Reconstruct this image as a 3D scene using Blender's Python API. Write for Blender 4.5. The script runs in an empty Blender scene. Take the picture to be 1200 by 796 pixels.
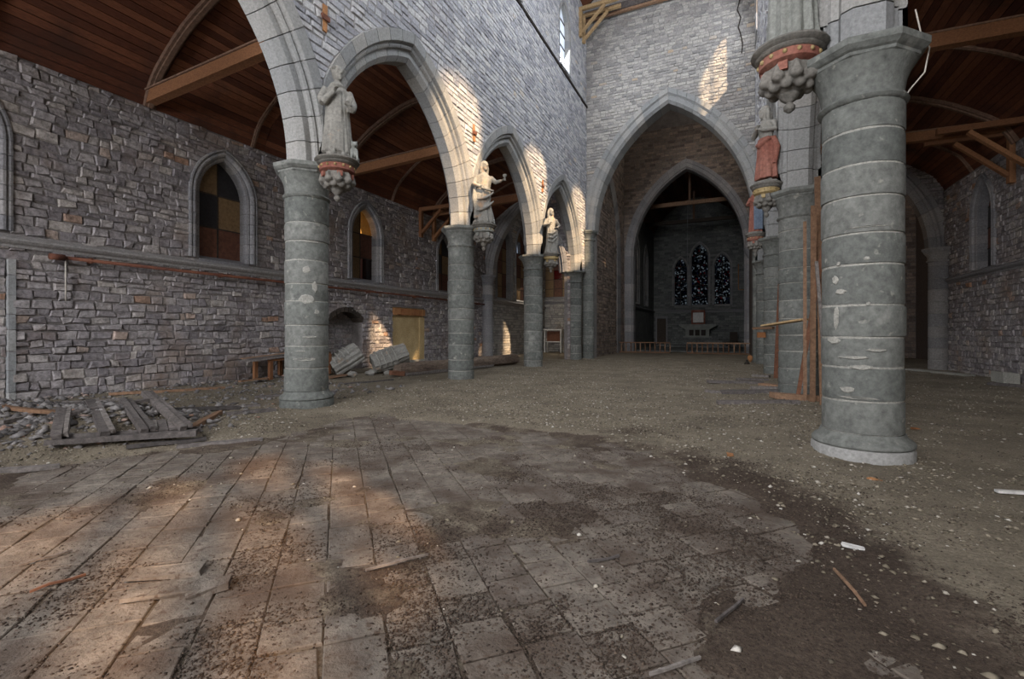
import bpy, bmesh, math, random
import numpy as np
from math import sin, cos, pi, sqrt, acos, radians as R_
from mathutils import Vector, Matrix, noise as mnoise

rng = random.Random(7)
scene = bpy.context.scene
col = scene.collection

# ------------------------------------------------------------------ camera, sky, sun, window and fill lamps, exposure
EYE, THETA, FPX = 1.386, 0.4353, 555.3
cam_d = bpy.data.cameras.new('camera')
cam_d.sensor_width = 36.0
cam_d.lens = FPX * 36.0 / 1200.0
cam_d.shift_y = -8.6 / 1200.0
cam_d.clip_start = 0.05
cam = bpy.data.objects.new('camera', cam_d)
cam.location = (0, 0, EYE)
cam.rotation_euler = (pi / 2, 0, THETA)
col.objects.link(cam)
scene.camera = cam

world = bpy.data.worlds.new('sky')
scene.world = world
world.use_nodes = True
bg = world.node_tree.nodes['Background']
bg.inputs[0].default_value = (0.80, 0.88, 1.0, 1)
bg.inputs[1].default_value = 2.6

SUN = Vector((-1, 0.73, -1.08))
sd = bpy.data.lights.new('sun', 'SUN')
sd.energy = 22.0
sd.angle = R_(1.6)
sd.color = (1.0, 0.68, 0.38)
so = bpy.data.objects.new('sun', sd)
so.rotation_euler = SUN.to_track_quat('-Z', 'Y').to_euler()
so.location = (20, -15, 30)
col.objects.link(so)


def daylight(loc, aim, sx, sy, watts, color=(0.88, 0.93, 1.0)):
    """area lamp at a window opening, or an added fill"""
    d = bpy.data.lights.new('window_daylight', 'AREA')
    d.shape = 'RECTANGLE'
    d.size, d.size_y = sx, sy
    d.energy = watts
    d.color = color
    o = bpy.data.objects.new('window_daylight', d)
    o.location = loc
    o.rotation_euler = Vector(aim).to_track_quat('-Z', 'Y').to_euler()
    col.objects.link(o)


WIN_R = [5.2, 10.7, 16.2, 22.1]        # clerestory windows, right nave wall
WIN_L = [3.7, 9.2, 14.7, 20.2]              # clerestory windows, left nave wall
for y in WIN_R:
    daylight((0.86, y, 15.2), (-1, 0, -0.5), 1.5, 3.0, 430 if y < 20 else 90)
for y in WIN_L:
    daylight((-6.72, y, 14.5), (1, 0, -0.5), 1.3, 2.8, 260)
daylight((-2.9, -8.6, 8.5), (0, 1, -0.22), 5.0, 9.0, 2300, (0.96, 0.96, 1.0))      # west window of the nave
daylight((-9.6, -8.6, 2.6), (-0.12, 1, -0.02), 2.4, 3.2, 1000, (0.88, 0.91, 1.0))    # west window, left aisle
daylight((4.3, -8.6, 4.2), (0.05, 1, -0.05), 2.6, 3.6, 420, (1.0, 0.95, 0.92))      # west window, right aisle
daylight((0.88, 28.3, 14.0), (-1, 0.25, -0.6), 2.4, 3.2, 190, (1.0, 0.93, 0.86))    # added fill high in the crossing; the wall has no window

daylight((-11.55, 27.2, 5.4), (1, 0.1, -0.5), 1.6, 3.6, 150, (1.0, 0.88, 0.72))          # added warm fill in front of the boarded transept window

vs = scene.view_settings
vs.view_transform = 'Standard'
vs.look = 'None'
vs.gamma = 1.0
vs.use_curve_mapping = False
vs.exposure = 0.0


# ------------------------------------------------------------------ materials
def nodes_of(name):
    m = bpy.data.materials.new(name)
    m.use_nodes = True
    nt = m.node_tree
    for n in list(nt.nodes):
        nt.nodes.remove(n)
    out = nt.nodes.new('ShaderNodeOutputMaterial')
    return m, nt, out


def N(nt, typ, **kw):
    n = nt.nodes.new(typ)
    for k, v in kw.items():
        setattr(n, k, v)
    return n


def ramp(nt, fac, stops):
    r = N(nt, 'ShaderNodeValToRGB')
    e = r.color_ramp.elements
    while len(e) < len(stops):
        e.new(0.5)
    for i, (p, c) in enumerate(stops):
        e[i].position = p
        e[i].color = (c[0], c[1], c[2], 1) if len(c) == 3 else c
    nt.links.new(fac, r.inputs[0])
    return r.outputs[0]


def noise_tex(nt, vec, scale, detail=4, rough=0.6):
    n = N(nt, 'ShaderNodeTexNoise')
    n.inputs['Scale'].default_value = scale
    n.inputs['Detail'].default_value = detail
    n.inputs['Roughness'].default_value = rough
    nt.links.new(vec, n.inputs['Vector'])
    return n.outputs['Fac']


def mixc(nt, fac, a, b, mode='MIX'):
    m = N(nt, 'ShaderNodeMix', data_type='RGBA', blend_type=mode)
    for i, v in ((0, fac), (6, a), (7, b)):
        if isinstance(v, (int, float)):
            m.inputs[i].default_value = v
        elif isinstance(v, tuple):
            m.inputs[i].default_value = (*v, 1) if len(v) == 3 else v
        else:
            nt.links.new(v, m.inputs[i])
    return m.outputs[2]


def solid(name, var, stops, stain=None, grain=14.0, grain_amt=0.5, bump=0.25, bump_scale=40.0, rough=0.9,
          stretch=None, stain_scale=0.7, extra=None):
    """procedural opaque material. var: 'tint' (mesh attribute), 'random' (per object) or 'noise'"""
    m, nt, out = nodes_of(name)
    geo = N(nt, 'ShaderNodeNewGeometry')
    vec = geo.outputs['Position']
    if stretch:
        mp = N(nt, 'ShaderNodeMapping')
        mp.inputs['Scale'].default_value = stretch
        nt.links.new(vec, mp.inputs['Vector'])
        vec = mp.outputs[0]
    if var == 'tint':
        a = N(nt, 'ShaderNodeAttribute', attribute_name='tint')
        fac = a.outputs['Fac']
    elif var == 'random':
        fac = N(nt, 'ShaderNodeObjectInfo').outputs['Random']
    else:
        fac = noise_tex(nt, vec, 2.2, 5)
    c = ramp(nt, fac, stops)
    g = noise_tex(nt, vec, grain, 6, 0.7)
    gc = ramp(nt, g, [(0.25, (1 - grain_amt,) * 3), (0.75, (1 + grain_amt * 0.5,) * 3)])
    c = mixc(nt, 1.0, c, gc, 'MULTIPLY')
    if stain:
        s = noise_tex(nt, geo.outputs['Position'], stain_scale, 5, 0.62)
        sf = ramp(nt, s, [(stain[1], (0, 0, 0)), (stain[2], (1, 1, 1))])
        c = mixc(nt, sf, c, stain[0])
    if extra:
        c = extra(nt, geo.outputs['Position'], c)
    b = N(nt, 'ShaderNodeBsdfPrincipled')
    nt.links.new(c, b.inputs['Base Color'])
    b.inputs['Roughness'].default_value = rough
    if 'Specular IOR Level' in b.inputs:
        b.inputs['Specular IOR Level'].default_value = 0.25
    if bump:
        bp = N(nt, 'ShaderNodeBump')
        bp.inputs['Strength'].default_value = bump
        bp.inputs['Distance'].default_value = 0.03
        bn = noise_tex(nt, vec, bump_scale, 5, 0.65)
        nt.links.new(bn, bp.inputs['Height'])
        nt.links.new(bp.outputs[0], b.inputs['Normal'])
    nt.links.new(b.outputs[0], out.inputs[0])
    return m


def speck(scale, lo, hi, colour, amt=1.0):
    def f(nt, pos, c):
        s = noise_tex(nt, pos, scale, 3, 0.6)
        sf = ramp(nt, s, [(lo, (0, 0, 0)), (hi, (amt,) * 3)])
        return mixc(nt, sf, c, colour)
    return f


M = {}
M['rubble'] = solid('aisle_rubble_stone', 'tint', [(0, (0.222, 0.199, 0.201)), (.35, (0.306, 0.278, 0.276)), (.7, (0.381, 0.348, 0.337)), (.93, (0.464, 0.417, 0.375)), (1, (0.389, 0.222, 0.140))],
                    stain=((.20, .145, .11), .52, .74), grain=13, grain_amt=.75, bump=.7, bump_scale=26)
M['nave_stone'] = solid('nave_wall_stone', 'tint', [(0, (0.297, 0.297, 0.315)), (.4, (0.414, 0.414, 0.432)), (.7, (0.522, 0.513, 0.504)), (.945, (0.522, 0.513, 0.504)), (1, (0.558, 0.468, 0.360))],
                        stain=((.30, .28, .28), .60, .82), grain=18, grain_amt=.5, bump=.6, bump_scale=30)
M['gable_stone'] = solid('gable_wall_stone', 'tint', [(0, (0.238, 0.230, 0.221)), (.4, (0.328, 0.312, 0.291)), (.7, (0.410, 0.389, 0.353)), (.945, (0.410, 0.389, 0.353)), (1, (0.426, 0.328, 0.230))],
                         stain=((.24, .20, .17), .60, .82), grain=18, grain_amt=.5, bump=.6, bump_scale=30)
M['brown_stone'] = solid('crossing_stone', 'tint', [(0, (.14, .11, .09)), (.5, (.25, .20, .165)), (1, (.34, .26, .20))],
                         grain=16, grain_amt=.5, bump=.6, bump_scale=28)
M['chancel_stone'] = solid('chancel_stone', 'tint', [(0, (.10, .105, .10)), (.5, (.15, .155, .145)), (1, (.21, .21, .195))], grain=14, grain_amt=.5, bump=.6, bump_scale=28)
M['mortar'] = solid('lime_mortar', 'noise', [(.3, (.22, .21, .205)), (.7, (.34, .32, .30))], grain=24, bump=.5)
M['mortar_dark'] = solid('old_mortar', 'noise', [(.3, (.14, .125, .115)), (.7, (.24, .215, .20))], grain=24, bump=.5)
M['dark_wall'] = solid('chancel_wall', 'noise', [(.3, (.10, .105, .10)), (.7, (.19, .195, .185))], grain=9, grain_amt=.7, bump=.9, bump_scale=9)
M['drum'] = solid('blue_grey_limestone', 'random', [(0, (0.128, 0.134, 0.122)), (.5, (0.160, 0.165, 0.149)), (1, (0.196, 0.198, 0.179))],
                  stain=((.36, .36, .32), .60, .80), grain=11, grain_amt=.55, bump=.35, bump_scale=55, stain_scale=1.6,
                  extra=speck(7, .64, .74, (.40, .39, .33), .6))
M['voussoir'] = solid('dressed_arch_stone', 'random', [(0, (0.236, 0.239, 0.236)), (.5, (0.288, 0.288, 0.276)), (1, (0.341, 0.328, 0.302))],
                      stain=((.28, .28, .29), .60, .8), grain=26, grain_amt=.4, bump=.35, bump_scale=45)
M['frame_stone'] = solid('window_frame_stone', 'random', [(0, (0.204, 0.200, 0.204)), (.5, (0.255, 0.246, 0.246)), (1, (0.323, 0.306, 0.289))], grain=24, grain_amt=.5, bump=.35)
M['joint'] = solid('pale_joint', 'noise', [(.3, (.27, .265, .235)), (.7, (.40, .385, .335))], grain=40, bump=.4)
M['ceil_wood'] = solid('ceiling_board', 'random', [(0, (0.083, 0.027, 0.014)), (.5, (0.146, 0.050, 0.024)), (1, (0.224, 0.086, 0.043))],
                       grain=10, grain_amt=.6, bump=.3, bump_scale=20, stretch=(6, .7, 6), rough=.75, stain=((.05, .022, .014), .52, .72))
M['beam_wood'] = solid('old_orange_beam', 'random', [(0, (0.163, 0.070, 0.031)), (.5, (0.237, 0.107, 0.048)), (1, (0.311, 0.148, 0.067))],
                       grain=12, grain_amt=.6, bump=.35, bump_scale=20, stretch=(2, 2, 6), rough=.8)
M['rib_wood'] = solid('dark_rib_wood', 'random', [(0, (.13, .075, .05)), (1, (.20, .12, .08))], grain=12, grain_amt=.6, bump=.3)
M['pale_wood'] = solid('pale_timber', 'random', [(0, (.36, .24, .12)), (1, (.52, .36, .19))], grain=14, grain_amt=.5, bump=.3)
M['grey_wood'] = solid('weathered_timber', 'random', [(0, (.085, .075, .07)), (.5, (.15, .13, .12)), (1, (.22, .195, .175))], grain=16, grain_amt=.7, bump=.5, bump_scale=30)
M['brown_wood'] = solid('brown_timber', 'random', [(0, (.16, .09, .05)), (.5, (.24, .14, .085)), (1, (.34, .21, .13))], grain=16, grain_amt=.6, bump=.4, bump_scale=30)
M['red_wood'] = solid('red_brown_timber', 'random', [(0, (.15, .065, .038)), (1, (.23, .11, .065))], grain=14, grain_amt=.5, bump=.3)
M['log_wood'] = solid('grey_brown_log', 'noise', [(.3, (.15, .11, .085)), (.7, (.27, .205, .155))], grain=9, grain_amt=.7, bump=.7, bump_scale=18, stretch=(3, .6, 3))
M['rust'] = solid('rusted_iron', 'noise', [(.3, (.09, .035, .025)), (.7, (.22, .085, .045))], grain=30, bump=.4, rough=.8)
M['steel'] = solid('grey_iron', 'noise', [(.3, (.16, .16, .17)), (.7, (.26, .26, .27))], grain=30, bump=.2, rough=.6)
M['dark_wood'] = solid('black_brown_timber', 'random', [(0, (.035, .028, .022)), (1, (.075, .058, .045))], grain=12, bump=.3)
M['plaster'] = solid('ochre_plaster', 'noise', [(.3, (0.425, 0.306, 0.145)), (.7, (0.561, 0.425, 0.221))], grain=34, grain_amt=.55, bump=.5, bump_scale=45)
M['brick'] = solid('orange_brick', 'random', [(0, (0.306, 0.128, 0.051)), (1, (0.425, 0.204, 0.085))], grain=30, grain_amt=.5, bump=.5)
M['statue'] = solid('carved_statue_stone', 'noise', [(.3, (0.204, 0.194, 0.170)), (.7, (0.299, 0.286, 0.252))], grain=22, grain_amt=.45, bump=.2,
                    stain=((.40, .27, .17), .58, .75), stain_scale=3.2)
M['statue_cool'] = solid('grey_statue_stone', 'noise', [(.3, (0.196, 0.200, 0.178)), (.7, (0.289, 0.293, 0.264))], grain=22, grain_amt=.45, bump=.2)
M['red_paint'] = solid('faded_red_paint', 'noise', [(.3, (.20, .065, .045)), (.7, (.33, .15, .11))], grain=22, grain_amt=.5, bump=.2)
M['pink_paint'] = solid('faded_rose_paint', 'noise', [(.3, (.38, .25, .22)), (.7, (.47, .36, .31))], grain=22, grain_amt=.5, bump=.2)
M['blue_paint'] = solid('faded_blue_paint', 'noise', [(.3, (.10, .13, .18)), (.7, (.18, .22, .27))], grain=22, grain_amt=.5, bump=.2)
M['gold_paint'] = solid('dull_gold_paint', 'noise', [(.3, (.30, .21, .09)), (.7, (.44, .33, .16))], grain=22, grain_amt=.5, bump=.2, rough=.55)
M['soot_stone'] = solid('sooty_carving', 'noise', [(.3, (.13, .125, .11)), (.7, (.24, .22, .19))], grain=22, grain_amt=.5, bump=.3)
M['board_tan'] = solid('tan_window_board', 'random', [(0, (0.168, 0.105, 0.049)), (1, (0.238, 0.154, 0.077))], grain=14, grain_amt=.5, bump=.1, rough=.6)
M['board_dark'] = solid('dark_window_board', 'random', [(0, (.012, .012, .015)), (1, (.04, .036, .036))], grain=14, bump=.1, rough=.45)
M['board_red'] = solid('brown_red_window_board', 'random', [(0, (0.091, 0.038, 0.025)), (1, (0.147, 0.063, 0.038))], grain=9, grain_amt=.6, bump=.1, rough=.6)
M['white_card'] = solid('white_card', 'noise', [(.3, (.62, .60, .56)), (.7, (.72, .70, .66))], bump=0)
M['wire'] = solid('pale_wire', 'noise', [(.3, (.45, .40, .34)), (.7, (.5, .46, .4))], bump=0)
M['crack'] = solid('dark_crack', 'noise', [(.3, (.03, .025, .02)), (.7, (.05, .04, .035))], bump=0)
M['pebble'] = solid('gravel', 'tint', [(0, (0.077, 0.063, 0.046)), (.4, (0.168, 0.141, 0.098)), (.78, (0.260, 0.222, 0.162)), (.93, (0.383, 0.349, 0.289)), (1, (0.535, 0.497, 0.436))], grain=60, grain_amt=.3, bump=0)
M['crumb'] = solid('dark_crumbs', 'tint', [(0, (.028, .020, .015)), (.6, (.058, .040, .029)), (1, (.10, .074, .054))], grain=60, grain_amt=.3, bump=0)
M['rubble_bits'] = solid('rubble_bits', 'tint', [(0, (.10, .09, .085)), (.6, (.20, .185, .175)), (.95, (.30, .28, .265)), (1, (.36, .20, .13))], grain=30, grain_amt=.5, bump=.4)
M['slab'] = solid('floor_slab', 'random', [(0, (0.158, 0.132, 0.109)), (.5, (0.176, 0.150, 0.122)), (1, (0.203, 0.172, 0.140))], grain=7, grain_amt=.6, bump=.5, bump_scale=40,
                  stain=((.078, .057, .043), .44, .64), stain_scale=1.9, extra=speck(26, .56, .66, (.075, .05, .036), .85))
M['slab_tint'] = M['slab']


def ground_mat():
    m, nt, out = nodes_of('dusty_ground')
    pos = N(nt, 'ShaderNodeNewGeometry').outputs['Position']
    a = N(nt, 'ShaderNodeAttribute', attribute_name='soil').outputs['Fac']
    n1 = noise_tex(nt, pos, 1.1, 6, .65)
    grey = ramp(nt, n1, [(.3, (.135, .112, .082)), (.55, (.215, .182, .134)), (.75, (.29, .25, .185))])
    dark = ramp(nt, n1, [(.3, (.050, .036, .027)), (.7, (.105, .080, .060))])
    n2 = noise_tex(nt, pos, 3.5, 6, .7)
    add = N(nt, 'ShaderNodeMath', operation='ADD')
    nt.links.new(a, add.inputs[0])
    nt.links.new(n2, add.inputs[1])
    f = ramp(nt, add.outputs[0], [(.72, (0, 0, 0)), (1.0, (1, 1, 1))])
    c = mixc(nt, f, grey, dark)
    g = noise_tex(nt, pos, 45, 5, .75)
    c = mixc(nt, 1.0, c, ramp(nt, g, [(.3, (.5, .5, .5)), (.7, (1.35, 1.35, 1.35))]), 'MULTIPLY')
    b = N(nt, 'ShaderNodeBsdfPrincipled')
    nt.links.new(c, b.inputs['Base Color'])
    b.inputs['Roughness'].default_value = .95
    b.inputs['Specular IOR Level'].default_value = .15
    bp = N(nt, 'ShaderNodeBump')
    bp.inputs['Strength'].default_value = .8
    bp.inputs['Distance'].default_value = .03
    nt.links.new(noise_tex(nt, pos, 26, 6, .7), bp.inputs['Height'])
    nt.links.new(bp.outputs[0], b.inputs['Normal'])
    nt.links.new(b.outputs[0], out.inputs[0])
    return m


M['ground'] = ground_mat()


def clear_glass(name, colour):
    m, nt, out = nodes_of(name)
    t = N(nt, 'ShaderNodeBsdfTransparent')
    t.inputs[0].default_value = (*colour, 1)
    g = N(nt, 'ShaderNodeBsdfGlossy')
    g.inputs['Roughness'].default_value = .15
    mx = N(nt, 'ShaderNodeMixShader')
    mx.inputs[0].default_value = .06
    nt.links.new(t.outputs[0], mx.inputs[1])
    nt.links.new(g.outputs[0], mx.inputs[2])
    nt.links.new(mx.outputs[0], out.inputs[0])
    return m


M['glass'] = clear_glass('pale_window_glass', (.86, .88, .92))
def milky():
    m, nt, out = nodes_of('milky_window_glass')
    a = N(nt, 'ShaderNodeBsdfTranslucent'); a.inputs[0].default_value = (.9, .92, .95, 1)
    b = N(nt, 'ShaderNodeBsdfTransparent'); b.inputs[0].default_value = (.9, .92, .95, 1)
    mx = N(nt, 'ShaderNodeMixShader'); mx.inputs[0].default_value = .45
    nt.links.new(a.outputs[0], mx.inputs[1]); nt.links.new(b.outputs[0], mx.inputs[2]); nt.links.new(mx.outputs[0], out.inputs[0])
    return m


M['milky'] = milky()
M['glass_warm'] = clear_glass('amber_window_glass', (.75, .48, .20))
M['glass_red'] = clear_glass('red_window_glass', (.10, .014, .012))
M['glass_dim2'] = clear_glass('grey_window_glass', (.30, .31, .33))
M['glass_dim'] = clear_glass('dusty_window_glass', (.10, .06, .05))


def stained():
    m, nt, out = nodes_of('stained_glass')
    pos = N(nt, 'ShaderNodeNewGeometry').outputs['Position']
    v = N(nt, 'ShaderNodeTexVoronoi', feature='DISTANCE_TO_EDGE')
    v.inputs['Scale'].default_value = 9
    v2 = N(nt, 'ShaderNodeTexVoronoi')
    v2.inputs['Scale'].default_value = 9
    nt.links.new(pos, v.inputs['Vector'])
    nt.links.new(pos, v2.inputs['Vector'])
    sep = N(nt, 'ShaderNodeSeparateColor')
    nt.links.new(v2.outputs['Color'], sep.inputs[0])
    c = ramp(nt, sep.outputs[0], [(0, (.010, .010, .014)), (.42, (.02, .02, .025)), (.58, (.05, .055, .06)), (.76, (.17, .18, .18)), (.955, (.12, .02, .02)), (.975, (.03, .03, .06))])
    for e in [n for n in nt.nodes if n.type == 'VALTORGB']:
        e.color_ramp.interpolation = 'CONSTANT'
    lead = ramp(nt, v.outputs['Distance'], [(.02, (0, 0, 0)), (.06, (1, 1, 1))])
    c = mixc(nt, 1.0, c, lead, 'MULTIPLY')
    t = N(nt, 'ShaderNodeBsdfTransparent')
    nt.links.new(c, t.inputs[0])
    nt.links.new(t.outputs[0], out.inputs[0])
    return m


M['stained'] = stained()


# ------------------------------------------------------------------ helpers
def tag(o, label=None, cat=None, group=None, kind=None):
    if label: o['label'] = label
    if cat: o['category'] = cat
    if group: o['group'] = group
    if kind: o['kind'] = kind
    return o


def empty(name, loc=(0, 0, 0), rz=0.0, parent=None):
    o = bpy.data.objects.new(name, None)
    o.empty_display_size = .2
    o.location = loc
    o.rotation_euler = (0, 0, rz)
    o.parent = parent
    col.objects.link(o)
    return o


class MB:
    """collects verts, faces and a tint per face"""
    def __init__(s):
        s.v, s.f, s.t = [], [], []

    def poly(s, verts, faces, tint=.5):
        b = len(s.v)
        s.v += [tuple(p) for p in verts]
        s.f += [tuple(b + i for i in f) for f in faces]
        s.t += [tint] * len(faces)

    def box(s, c, size, rot=None, tint=.5, jit=0.0):
        hx, hy, hz = size[0] / 2, size[1] / 2, size[2] / 2
        vs_ = []
        for z in (-hz, hz):
            for x, y in ((-hx, -hy), (hx, -hy), (hx, hy), (-hx, hy)):
                p = Vector((x + rng.uniform(-jit, jit), y + rng.uniform(-jit, jit), z + rng.uniform(-jit, jit)))
                if rot is not None: p = rot @ p
                vs_.append(p + Vector(c))
        s.poly(vs_, [(0, 3, 2, 1), (4, 5, 6, 7), (0, 1, 5, 4), (1, 2, 6, 5), (2, 3, 7, 6), (3, 0, 4, 7)], tint)

    def bar(s, a, b, w, h, up=(0, 0, 1), tint=.5, jit=0.0):
        a, b = Vector(a), Vector(b)
        d = b - a
        L = d.length
        x = d.normalized()
        y = Vector(up).cross(x)
        if y.length < 1e-4: y = Vector((0, 1, 0)).cross(x)
        y.normalize()
        z = x.cross(y)
        s.box((a + b) / 2, (L, w, h), Matrix((x, y, z)).transposed(), tint, jit)

    def prism(s, pts, a, b, up=(0, 0, 1), tint=.5):
        """section pts (side, up) swept from a to b"""
        a, b = Vector(a), Vector(b)
        x = (b - a).normalized()
        y = Vector(up).cross(x).normalized()
        z = x.cross(y)
        n = len(pts)
        vs_ = [a + y * p + z * q for p, q in pts] + [b + y * p + z * q for p, q in pts]
        s.poly(vs_, [tuple(range(n))[::-1], tuple(range(n, 2 * n))] + [(i, (i + 1) % n, n + (i + 1) % n, n + i) for i in range(n)], tint)

    def tube(s, pts, r, seg=8, tint=.5, caps=True):
        pts = [Vector(p) for p in pts]
        rs = r if isinstance(r, (list, tuple)) else [r] * len(pts)
        rings = []
        prev = None
        for i, p in enumerate(pts):
            d = (pts[min(i + 1, len(pts) - 1)] - pts[max(i - 1, 0)]).normalized()
            ref = prev if prev is not None else (Vector((0, 0, 1)) if abs(d.z) < .9 else Vector((1, 0, 0)))
            y = (ref - d * ref.dot(d)).normalized()
            prev = y
            z = d.cross(y)
            rings.append([p + (y * cos(2 * pi * k / seg) + z * sin(2 * pi * k / seg)) * rs[i] for k in range(seg)])
        s.loft(rings, caps, tint)

    def loft(s, rings, caps=True, tint=.5):
        n = len(rings[0])
        vs_ = [p for r in rings for p in r]
        fs = []
        for i in range(len(rings) - 1):
            for k in range(n):
                k2 = (k + 1) % n
                fs.append((i * n + k, i * n + k2, (i + 1) * n + k2, (i + 1) * n + k))
        if caps:
            fs.append(tuple(range(n))[::-1])
            fs.append(tuple((len(rings) - 1) * n + k for k in range(n)))
        s.poly(vs_, fs, tint)

    def lathe(s, c, prof, seg=24, tint=.5, rfun=None):
        rings = []
        for r, z in prof:
            ring = []
            for k in range(seg):
                a = 2 * pi * k / seg
                rr = r * (rfun(a, z) if rfun else 1)
                ring.append(Vector(c) + Vector((rr * cos(a), rr * sin(a), z)))
            rings.append(ring)
        s.loft(rings, True, tint)

    def ball(s, c, r, seg=12, rings=8, rot=None, tint=.5):
        rx, ry, rz = (r, r, r) if isinstance(r, (int, float)) else r
        rr = []
        for i in range(rings + 1):
            th = pi * i / rings
            th = min(max(th, .05), pi - .05)
            ring = []
            for k in range(seg):
                a = 2 * pi * k / seg
                p = Vector((rx * sin(th) * cos(a), ry * sin(th) * sin(a), -rz * cos(th)))
                if rot is not None: p = rot @ p
                ring.append(p + Vector(c))
            rr.append(ring)
        s.loft(rr, True, tint)

    def mesh(s, name, mat, smooth=False, tinted=False):
        me = bpy.data.meshes.new(name)
        me.from_pydata(s.v, [], s.f)
        if tinted:
            at = me.attributes.new('tint', 'FLOAT', 'FACE')
            at.data.foreach_set('value', s.t)
        me.materials.append(mat)
        if smooth:
            me.polygons.foreach_set('use_smooth', [True] * len(me.polygons))
        me.update()
        return me

    def build(s, name, mat, parent=None, smooth=False, tinted=False, loc=None):
        me = s.mesh(name, M[mat] if isinstance(mat, str) else mat, smooth, tinted)
        o = bpy.data.objects.new(name, me)
        if loc is not None: o.location = loc
        o.parent = parent
        col.objects.link(o)
        return o


def smooth_by_angle(o, deg=40):
    me = o.data
    bm = bmesh.new()
    bm.from_mesh(me)
    bmesh.ops.recalc_face_normals(bm, faces=bm.faces)
    for f in bm.faces: f.smooth = True
    for e in bm.edges:
        if len(e.link_faces) == 2 and e.calc_face_angle(0) > R_(deg): e.smooth = False
    bm.to_mesh(me)
    bm.free()
    return o


def remeshed(mb, name, mat, voxel, parent=None, smooth_it=2):
    """one continuous sculpted surface out of overlapping closed pieces"""
    me = mb.mesh(name + '_src', M[mat])
    bm = bmesh.new(); bm.from_mesh(me)
    bmesh.ops.recalc_face_normals(bm, faces=bm.faces)
    bm.to_mesh(me); bm.free()
    t = bpy.data.objects.new(name + '_src', me)
    col.objects.link(t)
    r = t.modifiers.new('r', 'REMESH'); r.mode = 'VOXEL'; r.voxel_size = voxel; r.use_smooth_shade = True
    if smooth_it:
        sm = t.modifiers.new('s', 'SMOOTH'); sm.iterations = smooth_it; sm.factor = .3
    dg = bpy.context.evaluated_depsgraph_get()
    res = bpy.data.meshes.new_from_object(t.evaluated_get(dg))
    res.name = name
    bpy.data.objects.remove(t)
    bpy.data.meshes.remove(me)
    if not res.materials: res.materials.append(M[mat])
    o = bpy.data.objects.new(name, res)
    o.parent = parent
    col.objects.link(o)
    return o


def copy_tree(o, parent=None):
    c = o.copy()
    col.objects.link(c)
    c.parent = parent
    for ch in list(o.children):
        copy_tree(ch, c)
    return c


# wall frames: axis 'X' = wall plane of constant X (u runs along Y); axis 'Y' = plane of constant Y (u runs along X)
def FP(F, u, z, d):
    ax, pos, sg = F
    return (pos + sg * d, u, z) if ax == 'X' else (u, pos + sg * d, z)


class Arch:
    """pointed (or, with bottom only, straight-headed) opening: half span a, springing zs, rise r, bottom zb, grown by off"""
    def __init__(s, uc, a, zs, r, zb=None):
        s.uc, s.a, s.zs, s.r, s.zb = uc, a, zs, r, zb
        s.R = (a * a + r * r) / (2 * a)
        s.k = s.R - a

    def apex(s, off=0):
        ro = s.R + off
        return s.zs + sqrt(max(ro * ro - s.k * s.k, 0))

    def half(s, z, off=0):
        if s.zb is not None and z < s.zb - 1e-6: return None
        if z <= s.zs: return s.a + off
        ro = s.R + off
        h = z - s.zs
        if h >= ro: return None
        w = sqrt(ro * ro - h * h) - s.k
        return w if w >= 0 else None

    def iv(s, z, off=0):
        w = s.half(z, off)
        return None if w is None else (s.uc - w, s.uc + w)


class Rect:
    def __init__(s, u0, u1, z0, z1):
        s.u0, s.u1, s.zb, s.z1 = u0, u1, z0, z1
        s.uc = (u0 + u1) / 2; s.zs = z1

    def apex(s, off=0): return s.z1 + off

    def iv(s, z, off=0):
        return (s.u0 - off, s.u1 + off) if s.zb - 1e-6 <= z <= s.z1 + off + 1e-6 else None


def row_segments(u0, u1, za, zb, ops, off):
    """free segments ((L0,R0) at za, (L1,R1) at zb) between openings"""
    e = 1e-4
    bl = []
    for o in ops:
        lo, hi = o.iv(za + e, off), o.iv(zb - e, off)
        if lo is None and hi is None: continue
        if hi is None: hi = (o.uc, o.uc) if not isinstance(o, Rect) else lo
        if lo is None: lo = hi
        bl.append((lo, hi))
    bl.sort(key=lambda b: b[0][0])
    segs = []
    L = (u0, u0)
    for lo, hi in bl:
        segs.append((L, (lo[0], hi[0])))
        L = (max(L[0], lo[1]), max(L[1], hi[1]))
    segs.append((L, (u1, u1)))
    out = []
    for (a0, a1), (b0, b1) in segs:
        a0, a1, b0, b1 = [min(max(v, u0), u1) for v in (a0, a1, b0, b1)]
        if b0 - a0 > .01 or b1 - a1 > .01:
            out.append((a0, max(b0, a0), a1, max(b1, a1)))
    return out


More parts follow.
